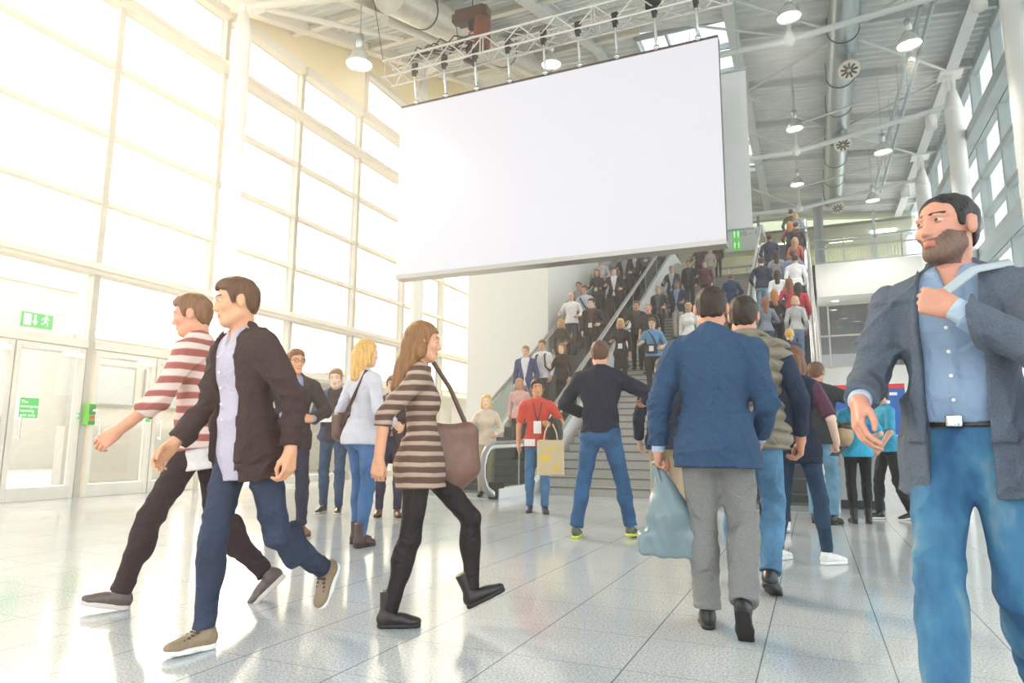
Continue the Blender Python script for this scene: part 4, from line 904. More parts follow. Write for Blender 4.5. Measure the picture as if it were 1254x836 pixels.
        if q != 'far' and P.get('belt'):
            bp = [ell(pc+Rp@vec(0, -.006, 0), (.166*g+.006, .119*g+.006, .15), Rp, 0)]
            bo = mesh_obj('belt', [surface(bp, .006, lambda F, X, Y, Z: np.maximum(F, np.abs(Z-(wz-.018))-.018))], [cloth('#2b221d', 'leather')], body, sc)
            mesh_obj('buckle', [surface([rbox(pc+Rp@vec(0, .124*g, wz-.018-pc[2]), Rp, (.024, .008, .018), .003)], .004)], [CHROME], bo, sc)
    # tops ---------------------------------------------------------------
    def garment(name, i, sleeve, hem, m, kind=None, wamp=.005, flare=0.):
        pr = torso_prims(J, f, g, i, P.get('belly', 0.)); Rp = Rt
        if hem < -.05: pr += [econe(J['pel']+Rt@vec(0, -.012, 0), Rt, .12, hem, (.125 if f else .144)*g+i, (.172 if f else .168)*g+i+flare, 1.2, .05), ell(T(0, -.02, -.05), (.170*g+i, .135*g+i, .13), Rt, .05)]
        if sleeve:
            for nm in 'LR': pr += arm_prims(J, nm, g, i*.8, sleeve, cuffr=P.get('cuff', .002))
        nk = J['neck']
        if kind in ('blazer', 'open', 'closed'): pr.append(cone(nk+Rt@vec(0, -.022, -.05), nk+Rt@vec(0, -.008, .062), .084+i*.4, .063+i*.3, .015, cut=1.0))
        else: pr.append(cone(nk+Rt@vec(0, -.01, -.04), nk+Rt@vec(0, .002, .028 if kind != 'tee' else .006), .066+i*.5, .062+i*.4, .02, cut=1.0))
        if name == 'shirt' and q != 'far':
            for s in (-1, 1): pr.append(ell(nk+Rt@vec(s*.042, .062, -.03), (.034, .012, .032), Rt@rot(-s*28, -28, s*18), .006))
            pr.append(cone(nk+Rt@vec(0, -.014, -.03), nk+Rt@vec(0, .004, .045), .066, .060, .006, cut=1.0))
        w = wrinkle(J, wamp if q != 'far' else wamp*.7); pe = J['pel']
        but = P.get('button', .12)
        def post(F, X, Y, Z):
            q0, q1, q2 = [((X-pe[0])*Rt[0, j]+(Y-pe[1])*Rt[1, j]+(Z-pe[2])*Rt[2, j]) for j in range(3)]
            F = w(F, X, Y, Z)
            if q != 'far' and kind in ('blazer', 'open', 'closed'): F = F+.004*np.exp(-(q0/.004)**2)*(q1 < 0)*(q2 < .46)+.005*np.exp(-((np.abs(q0)-.158*g-.012*(q2 > .4))/.006)**2)*(q2 > .3)
            if name == 'shirt' and q != 'far': F = np.maximum(F-.0035*((np.abs(q0) < .015) & (q1 > 0) & (q2 < .47)), np.where((q1 > .02) & (q2 > .47), -(np.abs(q0)-.034*np.clip((q2-.47)/.09, 0, 1))*.9, -.2))
            if kind == 'puffer': F = F-.026*np.abs(np.sin(math.pi*(q2+.02*np.sin(3*q0))/.07))**.7+.012
            if kind in ('blazer', 'open'):
                if kind == 'blazer': ww = np.where(q2 > but, .008+.085*np.clip((q2-but)/(.5-but), 0, 1)**.9, .004+P.get('flap', .10)*np.clip((but-q2)/.3, 0, 1)**1.2)
                else: ww = P.get('gap', .07)+0*q2
                ax_ = np.abs(q0-P.get('gapx', 0))
                if q != 'far': F = F-.011*((ax_-ww < .055*np.clip((.5-q2)/(.5-but), 0, 1)+.008) & (q2 > but-.02) & (q1 > .02))
                F = np.maximum(F, np.where(q1 > -.01, -(ax_-ww)*.9, -.2))
            if kind == 'vneck': F = np.maximum(F, np.where(q1 > 0, -(np.abs(q0)-.06*np.clip((q2-.4)/.12, 0, 1))*.9-(q2 < .4), -.2))
            sw_ = .23*g+.05
            hz = hem+P.get('hemtilt', 0)*q1
            if sleeve and sleeve > 0: return np.where(np.abs(q0) < .30, np.maximum(F, (hz-q2)*np.where(in_torso(q0, q1, g, i, flare), 1, 0)-np.where(in_torso(q0, q1, g, i, flare), 0, .2)), F)
            return np.maximum(F, hz-q2)
        return mesh_obj(name, [surface(pr, hc, post)], [m], body, sc)
    def in_torso(q0, q1, g, i, flare): return (q0/(.215*g+i+flare))**2+(q1/(.17*g+i+flare))**2 < 1
    inner = None
    if top:
        nm_, col, fab, sl, hem = top[:5]; M_ = top[5] if len(top) > 5 else cloth(col, fab)
        inner = garment(nm_, .006, sl, hem, M_, {'tee': 'tee', 't_shirt': 'tee', 'puffer_vest': 'puffer'}.get(nm_), .0015 if outer else .0045)
    if outer:
        nm_, col, fab, sl, hem = outer[:5]; kd = outer[5] if len(outer) > 5 else None; M_ = outer[6] if len(outer) > 6 else cloth(col, fab)
        o_ = garment(nm_, .02 if kd != 'puffer' else .027, sl, hem, M_, kd, .0105 if q == 'hero' else .0072, P.get('flare', .006))
        if q == 'hero' and kd == 'blazer':
            for s, nm in ((-1, 'L'), (1, 'R')):
                d = unit(J['wr'+nm]-J['el'+nm]); bb = []
                for k in range(3): bb.append(ell(J['wr'+nm]-d*(.03+.02*k)-J['ht'+nm]*.045-J['hn'+nm]*.01, (.007, .007, .007), None, 0))
                mesh_obj('cuff_button', [surface(bb, .0035)], [mat('button_brown', '#4a3326', .4)], o_, sc)
            bt = [ell(T(.012, .125*g+.02+P.get('belly', 0), P.get('button', .12)-.01), (.009, .008, .009), Rt, 0)]
            mesh_obj('button', [surface(bt, .0035)], [mat('button_dark', '#2b2320', .4)], o_, sc)
    if top and top[0] == 'shirt' and q == 'hero' and outer and outer[5:6] == ('open',):
        for k in range(6): mesh_obj('button', [surface([ell(T(0, .109*g+.012+P.get('belly', 0)+.004*(k > 2), .43-.075*k), (.0065, .006, .0065), Rt, 0)], .003)], [mat('button_pale', '#e8e6e2', .3)], inner, sc)
    if P.get('shirtcuff'):
        for nm in 'LR':
            d = unit(J['wr'+nm]-J['el'+nm]); mesh_obj('shirt_cuff', [surface([cone(J['wr'+nm]-d*.04, J['wr'+nm]+d*.008, .036, .034, 0, cut=1.0)], .006)], [cloth(P['shirtcuff'], 'smooth')], inner or body, sc)
    # shoes ---------------------------------------------------------------
    sk, sole = shoes[0], shoes[1]; boot = len(shoes) > 2 and shoes[2] == 'boot'; lace = len(shoes) > 2 and shoes[2] == 'lace'
    for nm in 'LR':
        a, R = J['ank'+nm], J['Rf'+nm]; B = lambda x, y, z: a+R@vec(x, y, z-.085)
        sp = [ell(B(0, -.022, .048), (.034, .048, .045), R, .02), ell(B(0, .045, .045), (.036, .08, .037), R, .02), ell(B(0, .125, .032), (.040, .058, .028), R, .025), cone(B(0, -.01, .06), B(0, -.012, .20 if boot else .098), .04, .043 if boot else .038, .02, cut=1.0)]
        def spost(F, X, Y, Z, R=R, a=a):
            z = (X-a[0])*R[0, 2]+(Y-a[1])*R[1, 2]+(Z-a[2])*R[2, 2]+.085; return np.maximum(F, .006-z)
        so = mesh_obj('boot' if boot else 'shoe', [surface(sp, hs, spost)], [cloth(sk, 'leather' if not lace else 'smooth')], body, sc)
        if q != 'far' or sole:
            def solep(F, X, Y, Z, R=R, a=a):
                z = (X-a[0])*R[0, 2]+(Y-a[1])*R[1, 2]+(Z-a[2])*R[2, 2]+.085; return np.maximum(F, np.abs(z-.013)-.013)
            s_ = [cone(B(0, -.03, .013), B(0, .08, .013), .036, .038, 0), cone(B(0, .08, .013), B(.002, .142, .013), .041, .039, .02)]
            mesh_obj('sole', [surface(s_, hs, solep)], [mat('sole'+(sole or '#1b1a19'), sole or '#1b1a19', .6)], so, sc)
        if lace and q != 'far':
            for k in range(3): pass
            lp_ = []
            for k in range(4): lp_.append(cone(B(-.024, .045+.018*k, .082-.008*k), B(.024, .052+.018*k, .082-.008*k), .005, .005, 0)); lp_.append(cone(B(.024, .045+.018*k, .082-.008*k), B(-.024, .052+.018*k, .082-.008*k), .005, .005, 0))
            mesh_obj('laces', [surface(lp_, .0035)], [cloth('#5a4335', 'smooth')], so, sc)
    body['_h'] = 0; del body['_h']
    def to_world(p):
        p = np.asarray(p, float)*sc; c, s = math.cos(R_(face)), math.sin(R_(face)); return np.array([pos[0]+c*p[0]-s*p[1], pos[1]+s*p[0]+c*p[1], pos[2]+p[2]])
    return body, J, to_world, sc
def head_top(P):
    J = skeleton(P); return J['headc'][2]+.123, J
def stand_at(px, py, P, face, headpy=None, anchor=None, ht=None, z=0.):
    """Ground position from the contact point of a foot (anchor L/R ball) or the root; height from the head top."""
    pos = ground(px, py, z); 
    def place(h):
        sc = h/1.75; p = pos.copy()
        if anchor:
            J = skeleton(P); a = J['ank'+anchor]+J['Rf'+anchor]@vec(0, .06, -.085); a = a*sc; c, s = math.cos(R_(face)), math.sin(R_(face))
            p[0] -= c*a[0]-s*a[1]; p[1] -= s*a[0]+c*a[1]
        return p
    if ht is None:
        ht = 1.75; hz, J = head_top(P)
        for _ in range(4):
            p = place(ht); hd = J['headc']*ht/1.75; c, s = math.cos(R_(face)), math.sin(R_(face)); X = p[0]+c*hd[0]-s*hd[1]; Y = p[1]+s*hd[0]+c*hd[1]
            d = ray(px, headpy); zt = CAM_H+d[2]/math.hypot(d[0], d[1])*math.hypot(X, Y); ht = (zt-z)/hz*1.75
            ht = max(1.45, min(2.0, ht))
    return place(ht), ht
def walk(st=.3, phase=1, **k):
    """phase 1: right foot in front."""
    f, b = (('R', 1), ('L', -1)) if phase > 0 else (('L', -1), ('R', 1))
    P = {'foot'+f[0]: (f[1]*.07, st, 0, -14, -f[1]*6), 'foot'+b[0]: (b[1]*.07, -st, 0, 38, -b[1]*6), 'hipyaw': f[1]*5, 'twist': -f[1]*9, 'lean': 4,
         'hand'+f[0]: (f[1]*.09, -.16, -.49), 'hand'+b[0]: (b[1]*.09, .2, -.47)}
    P.update(k); return P

# ================================================================== the people in front
BLK = ('#1d1b1b', None); GJ = 'wool'
def go(label, px, py, face, P, q='mid', headpy=None, anchor=None, ht=None, **kw):
    pos, h = stand_at(px, py, P, face, headpy, anchor, ht); return person(label, pos, face, h, P, q, **kw)
def faded():
    m = mat('faded_denim', '#24587f', .8, bump=.3, bscale=130); nt = m.node_tree; b = nt.nodes['Principled BSDF']; tc = nt.nodes.new('ShaderNodeTexCoord'); mp = nt.nodes.new('ShaderNodeMapping'); mp.inputs['Scale'].default_value = (1, 1, .45); nt.links.new(tc.outputs['Object'], mp.inputs[0])
    n = nt.nodes.new('ShaderNodeTexNoise'); n.inputs['Scale'].default_value = 7; n.inputs['Detail'].default_value = 5; nt.links.new(mp.outputs[0], n.inputs['Vector'])
    r = nt.nodes.new('ShaderNodeValToRGB'); e = r.color_ramp.elements; e[0].position = .38; e[0].color = lin('#1f5078')+(1,); e[1].position = .72; e[1].color = lin('#8f9a92')+(1,); k = e.new(.55); k.color = lin('#3f7596')+(1,)
    nt.links.new(n.outputs['Fac'], r.inputs[0]); nt.links.new(r.outputs[0], b.inputs['Base Color']); return m
# man in blue jacket
P = dict(footL=(-.075, .06, 0, 0, 6), footR=(.10, -.17, .02, 52, -6), girth=1.08, lean=3, handL=(-.11, .03, -.515), handR=(.03, .17, -.45), poleR=(.45, -1, -.1), poleL=(-1, -.5, 0), curlL=.95, curlR=.5, head=(0, 3, 0), hipyaw=0, twist=0, shirtcuff='#a9c1dc', flare=.02)
JK = go('man from behind in blue tweed jacket and grey trousers, carrying a grey plastic bag', 866, 764, 6, P, 'hero', 352, 'L', top=('shirt', '#a9c1dc', 'smooth', 1.9, .05), outer=('jacket', '#2e4e72', 'wool', 1.93, -.15, 'closed'), legs=('wide', '#83827f', 'wool'), shoes=('#16171c', None, 'lace2'), hair=('crop', '#33241d'), skin='#c98e74')
# man in puffer vest
P = dict(footR=(.08, -.05, .01, 22, -12), footL=(-.10, .22, 0, 0, 5), girth=1.1, lean=3, handR=(.09, .05, -.50), poleR=(.7, -1, 0), handL=(-.08, .1, -.48), curlR=.6, head=(-4, 2, 0), flare=.01)
VM = go('man in beige quilted gilet over navy sleeves with light blue jeans', 946, 732, 4, P, 'hero', 362, 'R', top=('sweater', '#27364f', 'wool', 1.9, -.05), outer=('puffer_vest', '#8b7f6c', 'smooth', 0, -.10, 'puffer'), legs=('regular', '#4e84ad', 'denim'), shoes=('#23252b', None), hair=('short', '#33251e'), skin='#cf967c')
# woman beside them
P = dict(sex='f', footL=(-.18, -.02, 0, 0, -20), footR=(.19, -.02, 0, 0, -40), lean=4, handR=(.13, .12, -.44), handL=(-.1, .2, -.3), curlR=.85, head=(10, 8, 0), bare=1)
WN = go('woman with long brown hair, navy top with plum sleeves, skinny jeans and white shoes', 983, 688, -8, P, 'mid', 424, None, top=('t_shirt', '#5b2a45', 'smooth', .95, -.02), outer=('waistcoat', '#1e2a40', 'wool', 0, -.16), legs=('skinny', '#24405f', 'denim'), shoes=('#e4e2dc', '#f1efe9'), hair=('long', '#6f4a33'))
# dark jacket man with tan bag
P = dict(footL=(-.1, .03, 0, 0, 5), footR=(.1, -.03, 0, 0, -12), girth=1.08, lean=2, handR=(.12, .28, -.22), poleR=(1, -.6, .1), handL=(-.04, .2, -.35), head=(-8, 2, 0))
DM = go('man from behind in charcoal jacket and pale jeans with a tan bag at his hip', 1010, 641, -14, P, 'mid', 443, None, top=('shirt', '#d8d8c2', 'smooth', 1.9, .05), outer=('jacket', '#34383c', 'wool', 1.95, -.1), legs=('regular', '#5d8fae', 'denim'), shoes=BLK, hair=('short', '#6b4a38'))
P = dict(sex='f', footL=(-.09, 0, 0, 0, 5), footR=(.09, .04, 0, 0, -12), handR=(.06, .2, -.3), head=(10, 8, 0))
go('person in cyan shirt and black trousers standing by the counter next to the charcoal jacket', 1056, 641, 10, P, 'mid', None, None, 1.55, top=('t_shirt', '#1ea9d6', 'smooth', .9, -.1), legs=('skinny', '#17181c', 'smooth'), shoes=('#17171a', None, 'boot'), hair=('short', '#3a2c24'))
P = walk(.17, 1, handR=(.1, .05, -.5), bare=1); P['footL'] = (-.07, -.2, 0, 8, 0); P['footR'] = (.07, .14, 0, 0, 0)
go('person in cyan polo and black trousers stepping left in black plimsolls', 1094, 636, 112, P, 'mid', None, None, 1.62, top=('t_shirt', '#1b9fcb', 'smooth', .9, -.06), legs=('slim', '#1c1e24', 'smooth'), shoes=('#17171a', '#e3ded2'), hair=('short', '#3a2c24'))
# man in grey blazer, close on the right
P = dict(footR=(.05, .30, 0, -8, -4), footL=(-.09, -.22, 0, 30, 6), girth=1.06, flare=.03, lean=4, twist=4, hipyaw=-4, handR=(.03, .30, -.34), poleR=(.3, -1, .1), handL=(.14, .25, -.07), poleL=(-.9, .0, -1), hdirL=(.75, .1, .35), palmL=(.2, -1, .1), hdirR=(-.1, .5, -1), palmR=(-.7, -.6, 0), curlL=.95, curlR=.3, head=(-24, -4, 0), stubble=1, belt=1, button=.02, flap=.16, belly=.012, shirtcuff='#a8bccf', gapx=.0, gap=.085)
BM = go('man in grey blazer, blue shirt and faded jeans walking past on the right', 1222, 905, 158, P, 'hero', 226, None, top=('shirt', '#7d98b8', 'smooth', 1.9, .06), outer=('blazer', '#566170', 'wool', 1.92, -.17, 'open'), legs=('regular', '#2d6a94', 'denim', faded()), shoes=('#3a2c22', None), hair=('crop', '#1f1a19'), skin='#c98f78')
# left foreground man
P = dict(footR=(.07, .12, 0, -3, -4), footL=(-.08, -.46, .14, 60, 6), lean=9, hipyaw=8, twist=-14, handR=(.12, .16, -.46), handL=(-.11, -.10, -.49), curlL=.5, button=-.05, head=(-22, 4, 0), gap=.10, flare=.02)
LM_ = go('man striding left in dark open blazer, lilac shirt and tan trainers', 232, 800, 172, P, 'hero', 335, 'R', top=('shirt', '#b9aebf', 'smooth', 1.9, -.16), outer=('blazer', '#46302f', 'wool', 1.93, -.17, 'open'), legs=('slim', '#2f3b55', 'denim'), shoes=('#9b8164', '#f2f0ea', 'lace'), hair=('short', '#5c3a22'), skin='#dba17c')
# striped person behind him
P = dict(footL=(-.06, .34, 0, -8, 0), footR=(.08, -.36, 0, 45, 0), lean=9, hipyaw=-6, twist=6, handL=(-.08, .28, -.42), handR=(.1, -.12, -.48), head=(6, 6, 0), girth=.95)
ST = go('walker in red and white striped jumper over white shirt, behind the dark blazer', 128, 747, 119, P, 'hero', None, 'L', 1.78, top=('shirt', '#e6ddd6', 'smooth', 0, -.17), outer=('jumper', '#a5574f', 'wool', 1.4, -.06, None, striped('stripe_red', '#a35850', '#e2c8bd', .075)), legs=('slim', '#39262a', 'wool'), shoes=('#5c4a46', '#cfc6bf'), hair=('short', '#7a5134'), skin='#d99a7c')
# man with glasses
P = dict(footL=(-.13, .03, 0, 0, 12), footR=(.14, -.02, 0, 0, -14), handR=(-.06, .24, -.30), handL=(.05, .26, -.32), poleR=(1, -.5, -.3), poleL=(-1, -.5, -.3), hdirR=(-1, .5, 0), hdirL=(1, .5, .05), palmR=(0, -1, -.2), palmL=(0, -1, -.2), curlL=.6, curlR=.6, head=(12, 4, 0), button=.02, flap=.05, gap=.075, shirtcuff='#93a3c4')
GM = go('man with glasses in dark blazer and blue shirt, hands together at his waist', 350, 655, 232, P, 'mid', 427, None, top=('shirt', '#8f9dc2', 'smooth', 1.9, .05), outer=('blazer', '#3b2b30', 'wool', 1.93, -.16, 'open'), legs=('slim', '#33304a', 'wool'), shoes=('#8a4a2a', '#5a2f1c'), hair=('short', '#7a4a28'), skin='#dfa27c')
P = dict(footL=(-.1, .05, 0, 0, 10), footR=(.1, -.03, 0, 0, -12), handR=(-.02, .25, -.26), handL=(.02, .24, -.28), hdirR=(-.4, 1, 0), hdirL=(.4, 1, 0), head=(0, 8, 0), curlL=.5, curlR=.5)
PM = go('young man in navy jacket over dark top holding a white leaflet', 405, 628, 205, P, 'mid', 451, None, top=('t_shirt', '#3a2630', 'smooth', .9, -.08), outer=('jacket', '#35436b', 'wool', 1.93, -.06, 'open'), legs=('slim', '#334f72', 'denim'), shoes=('#3a2a28', '#d8d0c6'), hair=('short', '#9a6a3e'))
P = dict(sex='f', footL=(-.11, .06, 0, 0, 10), footR=(.1, -.05, 0, 0, 12), handR=(.08, .18, -.38), handL=(-.07, .02, -.5), head=(-14, 2, 0), hairflow=(0, 0, .06), lean=1)
BW = go('blonde woman in pale grey blouse, blue jeans and dark ankle boots with a shoulder bag', 438, 668, -18, P, 'mid', 416, None, top=('blouse', '#c9c5cf', 'smooth', 1.9, -.1), legs=('skinny', '#3b679c', 'denim'), shoes=('#4a2a28', None, 'boot'), hair=('long', '#d9a860'), skin='#e6b391')
P = dict(footL=(-.1, .05, 0, 0, 10), footR=(.12, -.03, 0, 0, -12), handR=(.05, .22, -.3), head=(0, 5, 0))
go('person in dark plum coat standing behind the striped woman', 476, 632, 215, P, 'mid', None, None, 1.7, top=('shirt', '#b59c93', 'smooth', 1.9, .05), outer=('coat', '#4b2c33', 'wool', 1.93, -.3, 'blazer'), legs=('slim', '#3a3550', 'denim'), shoes=('#7c4b32', None), hair=('short', '#6a4228'))
# striped woman walking right
P = dict(sex='f', footR=(.06, -.16, 0, 0, 4), footL=(-.07, .30, .07, -26, 0), lean=-2, hipyaw=-8, twist=10, handR=(.07, -.20, -.46), handL=(-.07, .22, -.36), curlL=.8, curlR=.5, head=(4, 4, 0), hairflow=(0, -.05, .0), bare=1, flare=.02)
SW = go('woman with long hair striding right in brown striped top, black trousers and boots', 489, 768, -64, P, 'hero', 394, 'R', top=('blouse', '#6b5346', 'smooth', 1.25, -.17, striped('stripe_brown', '#5d4438', '#b39a88', .05, .6)), legs=('skinny', '#231a1d', 'smooth'), shoes=('#241d20', None, 'boot'), hair=('long', '#8a5f38'), skin='#dba07e')
# red shirt
P = dict(footL=(-.1, .1, 0, 0, 6), footR=(.1, -.03, 0, 0, -6), handR=(.07, .03, -.51), handL=(.03, .26, -.26), poleL=(-1, -.8, -.1), hdirL=(.3, 1, .1), curlL=.8, head=(3, 4, 0), bare=1)
RB = go('boy in red shirt with lanyard badges carrying a tote bag and black jacket', 658, 627, 202, P, 'mid', 464, None, top=('t_shirt', '#e2412f', 'smooth', .8, -.09), legs=('slim', '#3f74a6', 'denim'), shoes=('#312f5a', '#4a3a34'), hair=('full', '#3a2620'), skin='#cf946f')
# navy sweater man
P = dict(footL=(-.22, -.04, 0, 0, 2), footR=(.24, .12, 0, 6, -16), handR=(.20, .24, -.18), poleR=(1, -.5, -.4), handL=(-.02, .28, -.30), poleL=(-1, -.4, -.3), head=(3, 6, 0), girth=1.04, lean=3)
NS = go('man from behind in navy sweater, blue jeans and green-soled trainers', 737, 659, 8, P, 'mid', 418, None, top=('shirt', '#c5c8d4', 'smooth', 0, .05), outer=('sweater', '#26293a', 'wool', 1.95, -.03), legs=('regular', '#2b5a88', 'denim'), shoes=('#4d5a4a', '#d4dc4a'), hair=('short', '#5c3f30'), skin='#d39c80')
P = dict(footL=(-.09, .1, 0, 0, 2), footR=(.1, -.08, 0, 15, -4), handR=(.06, .1, -.48), handL=(-.08, .06, -.49), head=(3, 3, 0))
go('man in dark navy jacket and sand chinos beyond the blue tweed jacket', 818, 654, 10, P, 'mid', 438, None, top=('shirt', '#c9c3c0', 'smooth', 1.9, .05), outer=('jacket', '#2b3248', 'wool', 1.93, -.12), legs=('regular', '#b7a07a', 'wool'), shoes=('#5a2d2a', None), hair=('short', '#43302a'))
P = dict(sex='f', footL=(-.09, .1, 0, 0, 2), footR=(.1, -.08, 0, 15, -4), handR=(.06, .1, -.48), head=(3, 3, 0))
go('person in dark skirt suit half hidden between the gilet and the plum sleeves', 950, 652, 12, P, 'far', 455, None, top=('blouse', '#2c3650', 'wool', 1.9, -.1), legs=('slim', '#2a2f3c', 'wool'), shoes=('#d7d6d4', '#efefef'), hair=('bob', '#5a3c2a'))
# ------------------------------------------------------------------ bags and things held
def plain(label, name, prims, h, m, cat, pos=(0, 0, 0), post=None, group=None):
    o = mesh_obj(name, [surface(prims, h, post)], [m]); tag(o, label, cat, group); return o
def bag_frame(W, off=(0, 0, 0)): return np.array(W)+np.array(off)
def wristw(rec, nm, k=.08):
    b, J, tw, s = rec; return tw(J['wr'+nm]+J['hd'+nm]*k)
def dirw(face, v): c, s = math.cos(R_(face)), math.sin(R_(face)); return np.array([c*v[0]-s*v[1], s*v[0]+c*v[1], v[2]])
def roty(deg): a = R_(deg); return np.array([[math.cos(a), -math.sin(a), 0], [math.sin(a), math.cos(a), 0], [0, 0, 1]])
def part(name, parent, surf, m): return mesh_obj(name, surf, [m], parent)
# grey plastic bag
w = wristw(JK, 'L', .07); Rb = roty(20); c = np.array([w[0]-.0, w[1]-.02, 0])
def pbag(F, X, Y, Z):
    return F+.006*np.sin(38*X+10*Y)*np.sin(11*Z)+.003*np.sin(90*X+40*Z)
zt = w[2]; prs = [ell((w[0]+.05, w[1], zt-.30), (.12, .07, .14), Rb, .06), cone((w[0]+.01, w[1], zt-.04), (w[0]+.045, w[1], zt-.24), .026, .10, .05), rbox(np.array([w[0]+.055, w[1], zt-.40]), Rb@rot(0, 0, 4), (.165, .055, .06), .022, .05)]
bg = plain('crumpled grey plastic carrier bag held by the blue tweed jacket', 'carrier_bag', prs, .009, mat('bag_grey', '#788c91', .35, bump=.2, bscale=18), 'bag', post=pbag)
part('handle', bg, [surface([cone((w[0]-.01, w[1]-.03, zt-.02), (w[0]+.02, w[1]-.02, zt-.12), .012, .02, .01), cone((w[0]-.03, w[1]+.02, zt+.0), (w[0]-.02, w[1]+.02, zt-.12), .01, .018, .01), ell((w[0], w[1], zt+.005), (.02, .045, .014), Rb, .01)], .006)], mat('bag_grey', '#788c91', .35))
# tote bag and jacket of the red shirt boy
w = wristw(RB, 'L', .06); Rb = roty(26)
bg = empty('tote_bag', (w[0]+.05, w[1]-.04, w[2]-.42), R_(26)); g = MB(); g.box((-.17, -.035, -.22), (.17, .035, .22)); o = g.build('body', mat('tote_canvas', '#cdb894', .85, bump=.2, bscale=70), bg, bev=.02)
g = MB()
for x in (-.09, .09): g.path([(x, -.03, .2), (x*.8, -.02, .32), (x*.3, 0, .42)], .01, 5)
g.build('strap', mat('tote_canvas', '#cdb894', .85), bg)
g = MB(); [g.box((-.1+.02*k, -.038, .12-.035*k), (.08-.015*k, -.035, .135-.035*k)) for k in range(2)]; g.prism([(-.07+.07*math.cos(t), .0+.045*math.sin(t)) for t in [k*math.pi/6 for k in range(12)]], -.0385, -.035, 'Y'); g.prism([(.06+.045*math.cos(t), -.13+.03*math.sin(t)) for t in [k*math.pi/6 for k in range(12)]], -.0385, -.035, 'Y'); g.build('yellow_print', mat('tote_print', '#e0c04a', .8), bg)
tag(bg, 'beige canvas tote bag with yellow print hanging from the red shirt boy\'s arm', 'bag')
e = RB[2](RB[1]['elL']*.35+RB[1]['wrL']*.65)
plain('black jacket draped over the forearm of the boy in red', 'folded_jacket', [ell(e+[0, 0, .01], (.11, .09, .07), Rb, .05), ell(e+[.03, -.02, -.13], (.10, .075, .16), Rb, .05), ell(e+[-.02, -.03, -.09], (.07, .07, .12), Rb, .05)], .011, cloth('#26231f', 'leather'), 'jacket', post=lambda F, X, Y, Z: F+.008*np.sin(50*X+20*Z)*np.sin(40*Y))
# lanyard badges
T_ = RB[1]['T']; tw = RB[2]; ft = RB[0]
def worn_card(rec, lx, lz, wd, hg, y, name, label, col='#f1eee8'):
    b, J, tw, s = rec; g = MB(); g.box((-wd/2, -.004, -hg/2), (wd/2, .004, hg/2)); e = empty(name, tuple(tw(J['T'](lx, y, lz))), b.rotation_euler[2]); g.build('card', mat('card'+col, col, .4), e)
    g = MB(); n0, n1 = [np.array(tw(J['T'](sx*.06, .09, .5)))-np.array(e.location) for sx in (-1, 1)]; c, s_ = math.cos(-b.rotation_euler[2]), math.sin(-b.rotation_euler[2]); f_ = lambda v: (c*v[0]-s_*v[1], s_*v[0]+c*v[1], v[2])
    for n_ in (n0, n1): q = f_(n_); g.path([(0, 0, hg/2), (q[0]*.5, q[1]*.5+.045, q[2]*.5), (q[0], q[1], q[2])], .007, 5)
    g.build('cord', mat('lanyard', '#3a2a2a', .7), e); return tag(e, label, 'badge')
worn_card(RB, .0, .17, .1, .16, .135, 'name_badge', 'white name badge on a lanyard on the red shirt', '#f3efe8')
g = MB(); pz = tw(T_(.1, .15, -.03)); g.box((pz[0]-.07, pz[1]-.01, pz[2]-.045), (pz[0]+.07, pz[1]+.0, pz[2]+.045), R_(20)); tag(g.build('entry_ticket', mat('card_white', '#efe9e4', .5)), 'white ticket held at the waist of the red shirt', 'ticket')
# leaflet
w = (np.array(wristw(PM, 'L', .1))+np.array(wristw(PM, 'R', .1)))/2; g = MB(); g.box((-.12, -.08, -.006), (.12, .08, .006)); o = g.build('leaflet', mat('paper', '#eee8de', .6)); o.location = w+np.array([0, -.05, .0]); o.rotation_euler = (R_(35), 0, R_(30)); tag(o, 'white folded leaflet in the hands of the navy jacket man', 'leaflet')
# shoulder bag of blonde woman
b, J, tw, s = BW; c = tw(J['pel']+vec(-.2, .02, .06)); Rb = roty(-18)
bg = empty('shoulder_bag', c, R_(-18)); part('body', bg, [surface([rbox(np.zeros(3), np.eye(3), (.065, .17, .12), .04, .03), ell((0, 0, -.06), (.075, .17, .1), None, .04)], .009)], cloth('#5a2b20', 'leather'))
part('flap', bg, [surface([rbox(np.array([-.05, 0, .04]), np.eye(3), (.03, .165, .085), .03, .02)], .009)], cloth('#4b231a', 'leather'))
g = MB(); top_ = np.array(tw(J['shR']+vec(-.05, -.05, .08)))-c; cc, ss = math.cos(R_(18)), math.sin(R_(18)); f_ = lambda v: (cc*v[0]-ss*v[1], ss*v[0]+cc*v[1], v[2])
m1 = np.array(tw(J['T'](-.0, -.145, .22)))-c; m2 = np.array(tw(J['T'](-.12, -.13, .06)))-c; g.path([f_(top_), f_(m1), f_(m2), (0.03, -.1, .12)], .012, 6, flat=(.5, 1.6)); g.build('strap', cloth('#4b231a', 'leather'), bg); tag(bg, 'reddish brown leather shoulder bag on the blonde woman', 'bag')
# handbag of the striped woman
b, J, tw, s = SW; c = np.array(tw(J['pel']+vec(-.10, .15, .05))); bg = empty('handbag', c, R_(-64))
part('body', bg, [surface([rbox(np.zeros(3), np.eye(3), (.06, .15, .14), .05, .03), ell((0, -.02, -.10), (.07, .17, .12), None, .05)], .009, lambda F, X, Y, Z: F+.006*np.sin(30*Y+12*Z))], cloth('#7d5242', 'leather'))
g = MB(); g.path([(0, -.12, .1), (.02, -.1, .3), (.03, -.14, .5)], .012, 6); g.path([(0, .1, .1), (.02, .0, .32), (.03, -.12, .5)], .012, 6); g.build('strap', cloth('#5f3c30', 'leather'), bg); tag(bg, 'soft brown handbag swinging in front of the woman in brown stripes', 'bag')
